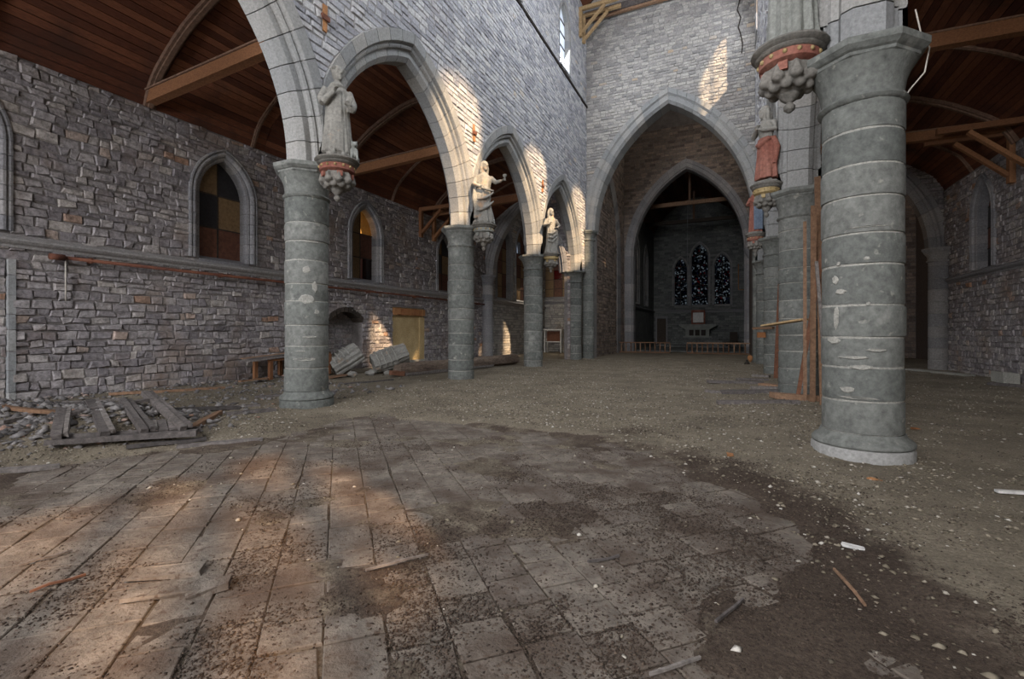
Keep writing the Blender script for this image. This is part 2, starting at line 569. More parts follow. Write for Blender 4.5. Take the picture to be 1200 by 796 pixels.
def wall_body(name, F, u0, u1, z0, z1, ops, thick, mat, off=0.0, parent=None):
    """solid wall with real openings and reveals"""
    zs = {z0, z1}
    for o in ops:
        b = o.zb if o.zb is not None else z0
        t = o.apex(off)
        for z in (b, o.zs, t):
            if z0 < z < z1: zs.add(z)
        if not isinstance(o, Rect):
            n = 14
            for i in range(1, n):
                z = o.zs + (t - o.zs) * sin(pi / 2 * i / n)
                if z0 < z < z1: zs.add(z)
    zs = sorted(zs)
    mb = MB()
    for za, zb in zip(zs[:-1], zs[1:]):
        if zb - za < 1e-4: continue
        for a0, b0, a1, b1 in row_segments(u0, u1, za, zb, ops, off):
            fr = [FP(F, a0, za, 0), FP(F, b0, za, 0), FP(F, b1, zb, 0), FP(F, a1, zb, 0)]
            bk = [FP(F, a0, za, -thick), FP(F, b0, za, -thick), FP(F, b1, zb, -thick), FP(F, a1, zb, -thick)]
            mb.poly(fr + bk, [(0, 1, 2, 3), (7, 6, 5, 4), (0, 3, 7, 4), (1, 5, 6, 2)])
    for o in ops:                                   # sills and flat heads
        zl = [o.zb] if o.zb is not None else []
        if isinstance(o, Rect): zl.append(o.z1 + off)
        for z in zl:
            if z0 < z < z1:
                a, b = o.iv(min(z, o.z1) if isinstance(o, Rect) else z, off)
                mb.poly([FP(F, a, z, 0), FP(F, b, z, 0), FP(F, b, z, -thick), FP(F, a, z, -thick)], [(0, 1, 2, 3)])
    mb.poly([FP(F, u0, z1, 0), FP(F, u1, z1, 0), FP(F, u1, z1, -thick), FP(F, u0, z1, -thick)], [(0, 1, 2, 3)])
    return mb.build(name, mat, parent)


CS, SS = cos(THETA), sin(THETA)


def proj(p):
    xc = p[0] * CS + p[1] * SS
    zc = -p[0] * SS + p[1] * CS
    if zc < .3: return None
    return 600 + FPX * xc / zc, 389.4 - FPX * (p[2] - EYE) / zc, zc


def stones(parent, F, u0, u1, z0, z1, ops, off, mat, ch=(.13, .2), wl=(.22, .5), gap=.016, proud=(.012, .04),
           nparts=300, jit=.012, warm=.03, seed=1, part='stone', irr=.6):
    """coursed rubble: every stone a chamfered block; the 300 that show largest become parts, the rest one stuff part"""
    rg = random.Random(seed)
    items = []
    z = z0
    while z < z1 - .03:
        zt = min(z + rg.uniform(*ch), z1)
        if z1 - zt < .05: zt = z1
        for a0, b0, a1, b1 in row_segments(u0, u1, z, zt, ops, off):
            lo, hi = max(a0, a1), min(b0, b1)
            cuts = []
            if hi - lo > wl[0] * 1.3:
                u = lo + rg.uniform(*wl)
                while u < hi - wl[0] * .6:
                    cuts.append(u)
                    u += rg.uniform(*wl)
            edges = [(a0, a1)] + [(c_ + rg.uniform(-jit, jit), c_ + rg.uniform(-jit, jit)) for c_ in cuts] + [(b0, b1)]
            for (p0, p1), (q0, q1) in zip(edges[:-1], edges[1:]):
                g = gap / 2
                w0, w1 = q0 - p0 - gap, q1 - p1 - gap
                if w0 < .02 and w1 < .02: continue
                w0, w1 = max(w0, .004), max(w1, .004)
                q = [(p0 + g, z + g), (p0 + g + w0, z + g), (p1 + g + w1, zt - g), (p1 + g, zt - g)]
                q = [(uu + rg.uniform(-jit, jit) * .6, zz + rg.uniform(-jit, jit) * irr) for uu, zz in q]
                d = rg.uniform(*proud)
                cu, cz = sum(p[0] for p in q) / 4, sum(p[1] for p in q) / 4
                ins = rg.uniform(.10, .2)
                fr = [(uu + (cu - uu) * ins, zz + (cz - zz) * (ins + .08), d + rg.uniform(-.35, .35) * d) for uu, zz in q]
                vs_ = [FP(F, uu, zz, -.004) for uu, zz in q] + [FP(F, *p) for p in fr]
                tint = rg.random() * .93 if rg.random() > warm else rg.uniform(.95, 1)
                pj = [proj(p) for p in vs_[4:]]
                area = 0
                if all(pj):
                    mx, my = sum(p[0] for p in pj) / 4, sum(p[1] for p in pj) / 4
                    if 0 < mx < 1200 and 0 < my < 796:
                        area = abs((pj[2][0] - pj[0][0]) * (pj[3][1] - pj[1][1]) - (pj[3][0] - pj[1][0]) * (pj[2][1] - pj[0][1])) / 2
                items.append((area, vs_, tint))
        z = zt
    items.sort(key=lambda t: -t[0])
    FC = [(4, 5, 6, 7), (0, 1, 5, 4), (1, 2, 6, 5), (2, 3, 7, 6), (3, 0, 4, 7)]
    rest = MB()
    for i, (area, vs_, tint) in enumerate(items):
        if i < nparts and area > 20:
            m = MB(); m.poly(vs_, FC, tint)
            m.build(part, mat, parent, tinted=True)
        else:
            rest.poly(vs_, FC, tint)
    if rest.f:
        tag(rest.build('stone_courses', mat, parent, tinted=True), kind='stuff')
    return len(items)


def arch_ring(parent, F, A, sec, n, mat='voussoir', jamb=None, clamp=None, gapf=.03, sides=(-1, 1), part='voussoir'):
    """sec: list of (radial offset, depth d). Each voussoir is a block of that section, 2 arc steps long."""
    m = len(sec)
    for sd_ in sides:
        for k in range(n):
            rings = []
            for j in range(3):
                fr = (k + gapf / 2 + (1 - gapf) * j / 2) / n
                ring = []
                for ro, d in sec:
                    rho = A.R + ro
                    ph = fr * acos(max(min(A.k / rho, 1), -1))
                    u = A.uc + sd_ * (rho * cos(ph) - A.k)
                    if clamp: u = min(max(u, clamp[0]), clamp[1])
                    ring.append(FP(F, u, A.zs + rho * sin(ph), d))
                rings.append(ring)
            mb = MB(); mb.loft([[Vector(p) for p in r] for r in rings])
            mb.build(part, mat, parent)
        if jamb:
            zb, nj = jamb
            hh = (A.zs - zb) / nj
            for k in range(nj):
                rings = []
                for z in (zb + k * hh + .006, zb + (k + 1) * hh - .006):
                    rings.append([Vector(FP(F, min(max(A.uc + sd_ * (A.a + ro), clamp[0]), clamp[1]) if clamp else A.uc + sd_ * (A.a + ro), z, d)) for ro, d in sec])
                mb = MB(); mb.loft(rings)
                mb.build('jamb_stone', mat, parent)


# ------------------------------------------------------------------ plan of the church
XL, XR = -7.15, 1.29                  # arcade axes
HW = .36                              # half thickness of the arcade walls
XLF, XRF = XL + HW, XR - HW           # nave faces
COLY = [0.86, 6.36, 11.86, 17.36]
YRES = 22.7
HCAP = 4.39
XA, XB = -11.92, 7.0                  # aisle walls
YE = 23.64                            # gable wall with the great arch
YC, YEND = 33.0, 45.0
YW = -9.0
ZTOP = 17.7

class Grow:
    """an opening seen larger by g (where its dressed frame ends)"""
    def __init__(s, o, g):
        s.o, s.g = o, g
        s.uc, s.zs, s.zb = o.uc, o.zs, o.zb

    def iv(s, z, off=0): return s.o.iv(z, off + s.g)

    def apex(s, off=0): return s.o.apex(off + s.g)


# ------------------------------------------------------------------ left aisle wall, its windows, string course
FL = ('X', XA, 1)
WY = [3.08, 7.98, 13.2, 18.5]
win_a = [Arch(y, .62, 4.85, .95, 3.22) for y in WY]
door_l = Rect(14.67, 16.75, -.05, 2.35)
niche_l = Arch(12.22, .78, 1.72, .36, -.05)
jamb_l = Rect(2.2, 3.93, -.05, 2.75)


class Blk(Rect):
    pass


solid_ops = [door_l, niche_l, jamb_l]
wl = wall_body('wall_left', FL, YW, 22.9, -.1, 6.7, win_a + solid_ops, .75, 'mortar_dark', off=.02)
tag(wl, 'grey rubble stone outer wall of the aisle with boarded pointed windows', 'wall', kind='structure')
stones(wl, FL, -1.0, 22.3, 0, 6.44, [Grow(w, .27) for w in win_a] + [door_l, Grow(niche_l, .0), Grow(jamb_l, .05)], 0, 'rubble',
       ch=(.10, .20), wl=(.13, .38), gap=.012, proud=(.004, .05), jit=.026, seed=3, warm=.022, irr=1.1)

WSEC = [(0, -.25), (.05, -.17), (.10, -.10), (.145, -.10), (.16, -.02), (.21, .03), (.285, .035), (.285, -.01), (.30, -.28), (.0, -.28)]
# the ring sits in front of the wall body: body opening is the inner light, frame is carved proud in steps
WSEC = [(0, -.30), (0, -.02), (.05, .015), (.09, .015), (.11, .06), (.15, .085), (.19, .085), (.205, .045), (.23, .045), (.245, .085), (.285, .075), (.285, -.01)]


def window(name, F, A, label, rows, cols, picker, deep=-.28, bars=True, ring=True, sec=WSEC, nv=6, nj=6, zb=None, mat='frame_stone', barw=.035):
    w = tag(empty(name, FP(F, A.uc, A.zb, 0)), label, 'window', kind='structure')
    inv = Matrix.Translation(w.location).inverted()
    holder = w

    def fix(o):
        o.matrix_parent_inverse = inv
    pre = set(col.objects)
    if ring: arch_ring(w, F, A, sec, nv, mat, jamb=(A.zb, nj))
    # sloping sill
    mb = MB()
    a = A.a
    mb.poly([FP(F, A.uc - a - .02, A.zb + .10, deep + .02), FP(F, A.uc + a + .02, A.zb + .10, deep + .02), FP(F, A.uc + a + .02, A.zb - .02, .06), FP(F, A.uc - a - .02, A.zb - .02, .06),
             FP(F, A.uc - a - .02, A.zb - .09, deep + .02), FP(F, A.uc + a + .02, A.zb - .09, deep + .02), FP(F, A.uc + a + .02, A.zb - .09, .06), FP(F, A.uc - a - .02, A.zb - .09, .06)],
            [(0, 1, 2, 3), (7, 6, 5, 4), (0, 3, 7, 4), (1, 5, 6, 2), (3, 2, 6, 7), (0, 4, 5, 1)])
    mb.build('sill', mat, w)
    top = A.apex()
    zl = [A.zb + (top - A.zb) * i / rows for i in range(rows + 1)]
    for i in range(rows):
        for j in range(cols):
            ua, ub = A.uc - a + 2 * a * j / cols, A.uc - a + 2 * a * (j + 1) / cols
            g = .012
            pts = []
            zz = np.linspace(zl[i] + g, zl[i + 1] - g, 7)
            L, Rr = [], []
            for z in zz:
                h = A.half(min(z, top - .004)) or 0
                lo, hi = max(ua + (g if j else -.03), A.uc - h - .03), min(ub - (g if j < cols - 1 else -.03), A.uc + h + .03)
                if hi - lo > .01:
                    L.append((lo, z)); Rr.append((hi, z))
            if len(L) < 2: continue
            out = L + Rr[::-1]
            n = len(out)
            vs_ = [FP(F, u, z, deep) for u, z in out] + [FP(F, u, z, deep - .018) for u, z in out]
            m = MB(); m.poly(vs_, [tuple(range(n)), tuple(range(2 * n - 1, n - 1, -1))] + [(k, (k + 1) % n, n + (k + 1) % n, n + k) for k in range(n)])
            m.build('pane', picker(i, j), w)
    if bars:
        for i in range(1, rows):
            h = (A.half(zl[i]) or 0) + .05
            m = MB(); m.bar(FP(F, A.uc - h, zl[i], deep), FP(F, A.uc + h, zl[i], deep), barw, barw)
            m.build('glazing_bar', 'dark_wood', w)
        for j in range(1, cols):
            u = A.uc - a + 2 * a * j / cols
            zt = top - .02
            while zt > A.zb and (A.half(zt) is None or abs(u - A.uc) > A.half(zt)): zt -= .03
            m = MB(); m.bar(FP(F, u, A.zb, deep), FP(F, u, zt, deep), barw, barw, up=(1, 0, 0))
            m.build('glazing_bar', 'dark_wood', w)
    for o in set(col.objects) - pre:
        fix(o)
    return w


pat = [{(0, 0): 'board_red', (0, 1): 'board_red', (1, 0): 'board_dark', (1, 1): 'board_tan', (2, 0): 'board_tan', (2, 1): 'board_dark'},
       {(0, 0): 'board_tan', (0, 1): 'glass_dim', (1, 0): 'board_tan', (1, 1): 'board_red', (2, 0): 'board_tan', (2, 1): 'glass_warm'}]
lab = ['pointed aisle window at the wall end beside the pale door jamb', 'pointed window with tan, black and red-brown boards above the rusty pipe',
       'narrow pointed window with amber glass beside the wooden roof bracket', 'pointed aisle window nearest the respond column, boarded in brown']
for i, A in enumerate(win_a):
    p = pat[1] if i == 2 else pat[0]
    window('window_%d' % (i + 1), FL, A, lab[i], 3, 2, lambda r, c, p=p: p[(r, c)])

# dressed jamb of the blocked doorway at the far left of the aisle wall
t = tag(empty('door_1', (XA, 3.05, 0)), 'blocked doorway with a pale dressed jamb at the end of the aisle wall', 'doorway', kind='structure')
m = MB(); m.box((-.22 + .02, 0, 1.36), (.3, 1.72, 2.80)); m.build('rubble_infill', 'mortar', t)
z = 0.0
while z < 2.7:
    h = min(rng.uniform(.26, .42), 2.75 - z)
    m = MB(); m.box((.0, .93, z + h / 2), (.10, .10, h - .012), jit=.004); m.build('jamb_stone', 'voussoir', t)
    z += h
stones(t, ('X', -.05, 1), -.84, .88, .0, 2.72, [], 0, 'rubble', nparts=40, seed=78, ch=(.10, .2), wl=(.14, .38), gap=.012, proud=(.004, .045), jit=.024, irr=1.1)

# ochre blocked door, wooden lintel
t = tag(empty('door_2', (XA, 15.71, 0)), 'blocked doorway filled with ochre plaster under an orange brick lintel', 'doorway', kind='structure')
m = MB(); m.box((-.12, 0, 1.2), (.12, 2.14, 2.45)); m.build('plaster_infill', 'plaster', t)
m = MB(); m.box((-.04, .88, 1.0), (.10, .3, 2.0), jit=.015); m.build('plaster_strip', 'plaster', t)
for k in range(10):
    m = MB(); m.box((-.03, -1.03 + .206 * (k + .5), 2.2 + rng.uniform(-.012, .012)), (.2, .192, .25), jit=.012); m.build('brick', 'brick', t)
m = MB(); m.box((.0, .25, .12), (.22, 1.2, .25), jit=.05); m.build('threshold_block', 'joint', t)

# low blind niche
t = tag(empty('wall_niche', (XA, 12.22, 0)), 'low segmental blind niche in the aisle wall behind the stone fragments', 'niche')
m = MB(); m.box((-.52, 0, 1.0), (.06, 1.7, 2.2)); m.build('back_wall', 'mortar', t)
for k in range(9):
    m = MB()
    fr0, fr1 = k / 9 + .01, (k + 1) / 9 - .01
    A = niche_l
    pts = []
    for fr in (fr0, fr1):
        u = -.8 + 1.6 * fr
        zc = 1.72 + .36 * (1 - (u / .8) ** 2)
        pts.append((u, zc))
    (ua, za), (ub, zb_) = pts
    vs_ = [(.04, ua, za), (.04, ub, zb_), (.04, ub * 1.06, zb_ + .16), (.04, ua * 1.06, za + .16)]
    vs_ += [(-.4, y, z) for _, y, z in vs_]
    m.poly(vs_, [(0, 1, 2, 3), (7, 6, 5, 4), (0, 4, 5, 1), (1, 5, 6, 2), (2, 6, 7, 3), (3, 7, 4, 0)])
    m.build('voussoir', 'brown_stone' if False else 'dark_wood', t)
st = empty('tmp'); bpy.data.objects.remove(st)
stones(t, ('X', -.50 + 0, 1), -.8, .8, .0, 2.0, [], 0, 'rubble', nparts=60, seed=77, proud=(.02, .05), jit=.02)

# string course
SC = [(-.0, -.12), (.05, -.12), (.07, -.07), (.12, -.04), (.155, .0), (.155, .035), (.08, .075), (-.0, .13)]
m = MB(); m.prism([(-p, q) for p, q in SC], (XA, YW, 3.05), (XA, 22.3, 3.05)); m.build('trim_1', 'frame_stone')
tag(bpy.data.objects['trim_1'], 'moulded stone string course running under the boarded aisle windows', 'string course', kind='structure')

# rusty pipe and hanging rod
t = tag(empty('rusty_pipe', (XA + .17, 4.5, 2.83)), 'long rusty iron pipe fixed under the string course', 'pipe')
m = MB(); m.tube([(0, 0, 0), (0, 6, .0), (.0, 12, .02), (0, 17.6, .0)], .035, 8); m.build('pipe', 'rust', t, True)
m = MB(); m.tube([(0, -.05, 0), (0, .18, 0)], .06, 8); m.build('end_cap', 'rust', t, True)
for k in range(7):
    m = MB(); m.box((-.07, .6 + k * 2.7, 0), (.2, .04, .1)); m.build('bracket', 'rust', t)
m = MB(); m.tube([(-.02, .2, 0), (-.02, .2, -.84)], .013, 6); tag(m.build('hanging_rod', 'wire', t, True), 'pale thin rod hanging from the pipe end')

# ------------------------------------------------------------------ left arcade wall with its arches
FNL = ('X', XLF, 1)
arc_y = [(COLY[i] + COLY[i + 1]) / 2 for i in range(3)] + [(COLY[3] + YRES) / 2]
arcs = [Arch(COLY[0] - 2.75, 2.43, HCAP, 3.36)] + [Arch(y, 2.43, HCAP, 3.36) for y in arc_y[:3]] + [Arch(arc_y[3], (YRES - COLY[3]) / 2 - .32, HCAP, 3.36)]
arcs_all = [Arch(COLY[0] - 8.25, 2.43, HCAP, 3.36)] + arcs
cler_l = [Arch(y, .62, 15.1, .95, 13.15) for y in WIN_L]
cler_r = [Arch(y, 1.5 if y < 20 else .66, 15.9, 1.5 if y < 20 else 1.0, 13.05 if y < 20 else 13.6) for y in WIN_R]
ASEC = [(0, -.50), (0, -.22), (.10, -.13), (.23, -.13), (.25, -.06), (.29, -.035), (.33, -.06), (.35, .0), (.37, .03), (.60, .045), (.62, -.02),
        (.62, -.70), (.60, -.765), (.37, -.75), (.35, -.72), (.33, -.66), (.25, -.66), (.23, -.59), (.10, -.59)]


def arcade(side):
    F = FNL if side < 0 else ('X', XRF, -1)
    nm = 'left' if side < 0 else 'right'
    cl = cler_l if side < 0 else cler_r
    w = wall_body('wall_nave_' + nm, F, YW, YE, HCAP, ZTOP, [Grow(a, .36) for a in arcs_all] + [Grow(c_, .02) for c_ in cl], 2 * HW, 'mortar', off=.0)
    # the openings of the body lie a little outside the intrados, inside the arch rings
    tag(w, 'pale coursed stone nave wall above the arcade with the statue of the friar' if side < 0 else 'pale nave wall above the near column and planks', 'wall', kind='structure')
    stones(w, F, 0.5 if side < 0 else 5.5, YE, HCAP, ZTOP, [Grow(a, .60) for a in arcs] + [Grow(c_, .17) for c_ in cl], 0, 'nave_stone',
           ch=(.11, .17), wl=(.18, .42), gap=.014, proud=(.008, .028), jit=.014, seed=11 + side, warm=.012)
    names = ['arch opening beside the blocked doorway', 'between the friar column and the chalice statue column', 'between the chalice statue column and the third column', 'last and narrowest before the gable wall']
    for k, A in enumerate(arcs[1:]):
        if side > 0 and k == 0: pass
        uc = A.uc
        t = tag(empty('arcade_arch', (0, 0, 0)), ('pale moulded pointed nave arch ' if side < 0 else 'grey arch of the plank-side arcade ') + names[k], 'arch', 'pointed arches of the %s arcade' % nm, kind='structure')
        lo = COLY[k] if k < 4 else 0
        hi = COLY[k + 1] if k < 3 else YRES
        arch_ring(t, F, A, ASEC, 11, clamp=(lo + .004, hi - .004), gapf=.035)
    return w


arcade(-1)
arcade(1)

# clerestory string course and windows
m = MB(); m.prism([(-.0, -.07), (-.06, -.06), (-.09, 0), (-.0, .08)], (XLF, YW, 12.92), (XLF, YE, 12.92)); m.build('trim_2', 'crack')
tag(bpy.data.objects['trim_2'], 'thin dark string course under the high nave windows', 'string course', kind='structure')
CSEC = [(0, -.3), (0, -.06), (.07, .02), (.12, .03), (.17, .03), (.17, -.02)]
for i, A in enumerate(cler_l):
    window('window_%d' % (11 + i), FNL, A, 'high narrow pointed nave window beside the corner roof bracket' if i == 3 else 'high narrow pointed nave window above the arcade', 5, 1, lambda r, c: 'milky', deep=-.22, sec=CSEC, nv=5, nj=6, mat='voussoir', barw=.05)
FNR = ('X', XRF, -1)
for i, A in enumerate(cler_r):
    window('window_%d' % (21 + i), FNR, A, 'high sunlit window above the plank-side arcade', 4, 2, lambda r, c: 'glass', deep=-.30, sec=CSEC, nv=5, nj=6, mat='voussoir')

# rusty anchor plates above the columns
for y, lb in ((6.40, 'above the friar statue'), (11.92, 'above the chalice statue'), (17.37, 'above the third statue')):
    t = tag(empty('wall_anchor', (XLF, y, 7.12)), 'rusty iron tie anchor plate on the nave wall ' + lb, 'anchor', 'anchor plates of the nave wall')
    m = MB(); m.bar((.04, 0, -.24), (.04, .0, .24), .1, .03, up=(1, 0, 0), jit=.01); m.build('plate', 'brick', t)
    m = MB(); m.box((.07, 0, 0), (.05, .16, .09), jit=.01); m.build('wedge', 'rust', t)

# ------------------------------------------------------------------ gable wall with the great arch
FG = ('Y', YE, -1)
great = Arch(-2.78, 3.60, 6.5, 5.85, -.2)
gw = wall_body('wall_gable', FG, XLF - .05, XRF + .05, -.1, ZTOP + 4, [great], .9, 'mortar', off=.1)
tag(gw, 'pale coursed stone gable wall pierced by the great pointed arch', 'wall', kind='structure')
stones(gw, FG, XLF, XRF, 0, ZTOP + .6, [Grow(great, .62)], 0, 'gable_stone', ch=(.11, .18), wl=(.18, .42), gap=.014, proud=(.008, .035), jit=.018, seed=21, warm=.015)
GSEC = [(0, -.88), (0, -.10), (.12, .02), (.30, .03), (.34, .0), (.38, .03), (.42, .07), (.64, .07), (.66, -.02), (.66, -.9)]
t = tag(empty('great_arch', (0, 0, 0)), 'great pale pointed arch leading from the nave into the crossing', 'arch', kind='structure')
arch_ring(t, FG, great, GSEC, 17, mat='voussoir', jamb=None, clamp=(XLF + .02, XRF - .02))
# half round responds of the great arch
def respond(name, x, y, r, z1, label, dirn, mat='drum', dh=.42, cap=True):
    t = tag(empty(name, (x, y, 0)), label, 'column')
    z = 0
    while z < z1 - .5:
        h = min(dh * rng.uniform(.85, 1.15), z1 - .48 - z)
        m = MB(); m.lathe((0, 0, z), [(r - .012, .006), (r, .02), (r, h - .02), (r - .012, h - .006)], 20)
        smooth_by_angle(m.build('drum', mat, t)); z += h
    m = MB(); m.lathe((0, 0, 0), [(r - .014, 0), (r - .014, z1 - .4)], 20); m.build('core', 'joint', t)
    m = MB(); m.lathe((0, 0, z1 - .5), [(r + .0, 0), (r + .05, .02), (r + .05, .06), (r + .01, .09), (r + .02, .2), (r + .10, .32), (r + .12, .34)], 20); smooth_by_angle(m.build('capital', mat, t))
    m = MB(); m.lathe((0, 0, z1 - .16), [(r + .13, 0), (r + .17, .03), (r + .17, .06), (r + .21, .09), (r + .21, .16)], 8, rfun=lambda a, z: 1.0 / max(cos(((a + pi / 8) % (pi / 4)) - pi / 8), .3) * .97); m.build('abacus', mat, t)
    return t


for sx, lb in ((-1, 'tall pale half column of the great arch beside the last arcade arch'), (1, 'tall grey half column of the great arch behind the plank-side columns')):
    respond('respond_column', great.uc + sx * (great.a + .30), YE - .10, .32, 6.5, lb, sx)

m = MB()
pts = [(.22, 16.9), (.30, 16.3), (.20, 15.9), (.34, 15.5), (.24, 15.1), (.33, 14.8), (.42, 14.3), (.38, 13.9)]
for a, b in zip(pts[:-1], pts[1:]):
    m.bar((a[0], YE - .03, a[1]), (b[0], YE - .03, b[1]), .05, .03, up=(0, 1, 0))
tag(m.build('wall_crack', 'crack', None), 'dark jagged crack high on the gable wall', 'crack')
# ------------------------------------------------------------------ columns
def column(name, x, y, label, seed, group, base=False):
    rg = random.Random(seed)
    t = tag(empty(name, (x, y, 0)), label, 'column', group)
    r = .376
    z = -.06
    if base:
        m = MB(); m.lathe((0, 0, 0), [(.465, -.08), (.47, .0), (.468, .15), (.455, .165)], 36, rfun=lambda a, z: 1 + .010 * sin(7 * a + seed) + .008 * sin(17 * a + 2 * seed)); smooth_by_angle(m.build('plinth', 'voussoir' if seed == 7 else 'drum', t))
        m = MB(); m.lathe((0, 0, .165), [(.45, 0), (.468, .02), (.468, .045), (.445, .075), (.405, .10), (.39, .13), (.385, .15)], 32); smooth_by_angle(m.build('base_moulding', 'drum', t))
        z = .31
    while z < 3.80:
        h = rg.uniform(.31, .43)
        if 3.82 - (z + h) < .2: h = 3.82 - z
        rr = r + rg.uniform(-.006, .006)
        m = MB()
        m.lathe((rg.uniform(-.005, .005), rg.uniform(-.005, .005), z), [(rr - .016, .007), (rr - .003, .014), (rr, .03), (rr, h - .03), (rr - .003, h - .014), (rr - .016, h - .007)], 32,
                rfun=lambda a, z_, s_=rg.random() * 6: 1 + .006 * sin(5 * a + s_) + .004 * sin(11 * a + 2 * s_))
        smooth_by_angle(m.build('drum', 'drum', t), 50)
        z += h
    m = MB(); m.lathe((0, 0, 0), [(r - .012, .0), (r - .012, 3.9)], 28); m.build('mortar_core', 'joint', t)
    m = MB(); m.lathe((0, 0, 3.80), [(.372, .0), (.40, .02), (.415, .045), (.40, .07), (.372, .085), (.375, .15), (.39, .25), (.43, .36), (.475, .43)], 32); smooth_by_angle(m.build('capital_bell', 'drum', t))
    oct_ = lambda a, z_: .985 / max(cos(((a + pi / 8) % (pi / 4)) - pi / 8), .3)
    m = MB(); m.lathe((0, 0, 4.22), [(.46, 0), (.50, .02), (.505, .05), (.535, .065), (.58, .105), (.585, .17)], 8, rfun=None)
    o = m.build('abacus', 'drum', t); o.rotation_euler = (0, 0, pi / 8)
    return t


gl, gr = 'columns of the statue arcade', 'columns of the plank-side arcade'
column('stone_column', XL, COLY[0], 'round grey stone column west of the friar statue', 1, gl, base=True)
column('stone_column', XL, COLY[1], 'round grey stone column below the friar statue and its red corbel', 2, gl, base=True)
column('stone_column', XL, COLY[2], 'round grey stone column below the statue holding up a chalice, behind the fallen log', 3, gl)
column('stone_column', XL, COLY[3], 'round grey stone column below the sunlit third statue', 4, gl)
column('stone_column', XL, YRES, 'grey stone end column beside the great arch pier', 5, gl)
column('stone_column', XR, COLY[0], 'round grey stone column west of the pale-stained one', 6, gr, base=True)
column('stone_column', XR, COLY[1], 'thick grey column with pale mortar stains and chipped round plinth', 7, gr, base=True)
column('stone_column', XR, COLY[2], 'grey column behind the leaning boards, with a plank across it', 8, gr)
column('stone_column', XR, COLY[3], 'slim-looking grey column below the small red and blue statue', 9, gr)
column('stone_column', XR, YRES, 'end column of the plank-side arcade at the great arch pier', 10, gr)

# mortar patches on the thick near column (daubs with a shape of their own)
def daub(parent, ang, z, w, h, r=.378):
    m = MB()
    n = 14
    c_ = []
    for k in range(n):
        a = 2 * pi * k / n
        q = rng.uniform(.75, 1.15)
        c_.append((ang + w * q * cos(a) / r, z + h * q * sin(a)))
    vs_ = [(r * cos(a), r * sin(a), zz) for a, zz in c_] + [((r + .008) * cos(ang + (a - ang) * .8), (r + .008) * sin(ang + (a - ang) * .8), z + (zz - z) * .8) for a, zz in c_]
    m.poly(vs_, [tuple(range(n, 2 * n))] + [(k, (k + 1) % n, n + (k + 1) % n, n + k) for k in range(n)])
    m.build('mortar_patch', 'joint', parent)


nc = [o for o in col.objects if o.get('label', '').startswith('thick grey column')][0]
va = math.atan2(-6.36, -1.29)      # direction towards the viewer
for da, z, w, h in ((-.62, 1.55, .03, .13), (-.72, 1.3, .075, .04), (-.50, 1.82, .06, .03), (.0, 1.02, .10, .03), (-.35, .78, .07, .035), (.12, 2.15, .035, .02), (-.55, 2.12, .02, .02), (.15, 1.68, .02, .02), (-.2, 1.12, .16, .018), (-.1, .70, .2, .015), (.2, 2.48, .2, .01), (-.65, 1.95, .035, .05), (.35, 1.2, .1, .02)):
    daub(nc, va + da, z, w, h)
c1 = [o for o in col.objects if o.get('label', '').startswith('round grey stone column below the friar')][0]
va1 = math.atan2(-6.36, 7.15)
for da, z, w, h in ((.0, 2.5, .07, .07), (.35, 2.2, .05, .1), (.0, 1.98, .16, .09), (.45, 1.75, .05, .05), (-.1, .9, .2, .03), (.1, 1.3, .12, .02), (-.3, 1.05, .1, .012), (.2, 3.0, .15, .015)):
    daub(c1, va1 + da, z, w, h)

# ------------------------------------------------------------------ statues and corbels
def corbel(x, y, z, label, s=1.0, band='red_paint', wallside=-1):
    t = tag(empty('corbel', (x, y, z)), label, 'corbel', 'painted statue corbels')
    m = MB(); m.lathe((0, 0, 0), [(.30 * s, -.11), (.325 * s, -.10), (.345 * s, -.075), (.33 * s, -.06), (.37 * s, -.04), (.385 * s, -.02), (.38 * s, 0)], 20); smooth_by_angle(m.build('shelf', 'soot_stone', t))
    m = MB(); m.lathe((0, 0, 0), [(.24 * s, -.24), (.30 * s, -.20), (.305 * s, -.12), (.30 * s, -.10)], 20); bnd = smooth_by_angle(m.build('painted_band', band, t))
    for k in range(14):
        a = 2 * pi * k / 14
        m = MB(); m.ball((.30 * s * cos(a), .30 * s * sin(a), -.145), .026 * s, 6, 5); m.build('bead', 'gold_paint', bnd, True)
    f = MB()
    f.lathe((0, 0, 0), [(.10 * s, -.52), (.17 * s, -.44), (.23 * s, -.34), (.245 * s, -.23)], 14)
    rg = random.Random(int(y * 10))
    for k in range(9):
        a = 2 * pi * k / 9
        f.ball((.25 * s * cos(a), .25 * s * sin(a), -.38), (.075 * s, .075 * s, .06 * s), 8, 6)
        f.ball((.19 * s * cos(a + .3), .19 * s * sin(a + .3), -.46), (.06 * s, .06 * s, .05 * s), 8, 6)
        f.tube([(.235 * s * cos(a), .235 * s * sin(a), -.24), (.275 * s * cos(a), .275 * s * sin(a), -.31), (.285 * s * cos(a), .285 * s * sin(a), -.39)], [.03 * s, .035 * s, .02 * s], 6)
    fol = remeshed(f, 'carved_foliage', 'soot_stone', .017 * s, t)
    for k in range(5):
        a = 2 * pi * (k + .5) / 5
        m = MB(); m.box((.262 * s * cos(a), .262 * s * sin(a), -.285), (.04 * s, .09 * s, .09 * s), Matrix.Rotation(a, 3, 'Z')); m.build('painted_shield', band, fol)
    m = MB(); m.lathe((0, 0, 0), [(.02 * s, -.72), (.055 * s, -.69), (.06 * s, -.65), (.03 * s, -.61), (.08 * s, -.57), (.105 * s, -.53), (.10 * s, -.50)], 12); smooth_by_angle(m.build('pendant', 'soot_stone', t))
    return t


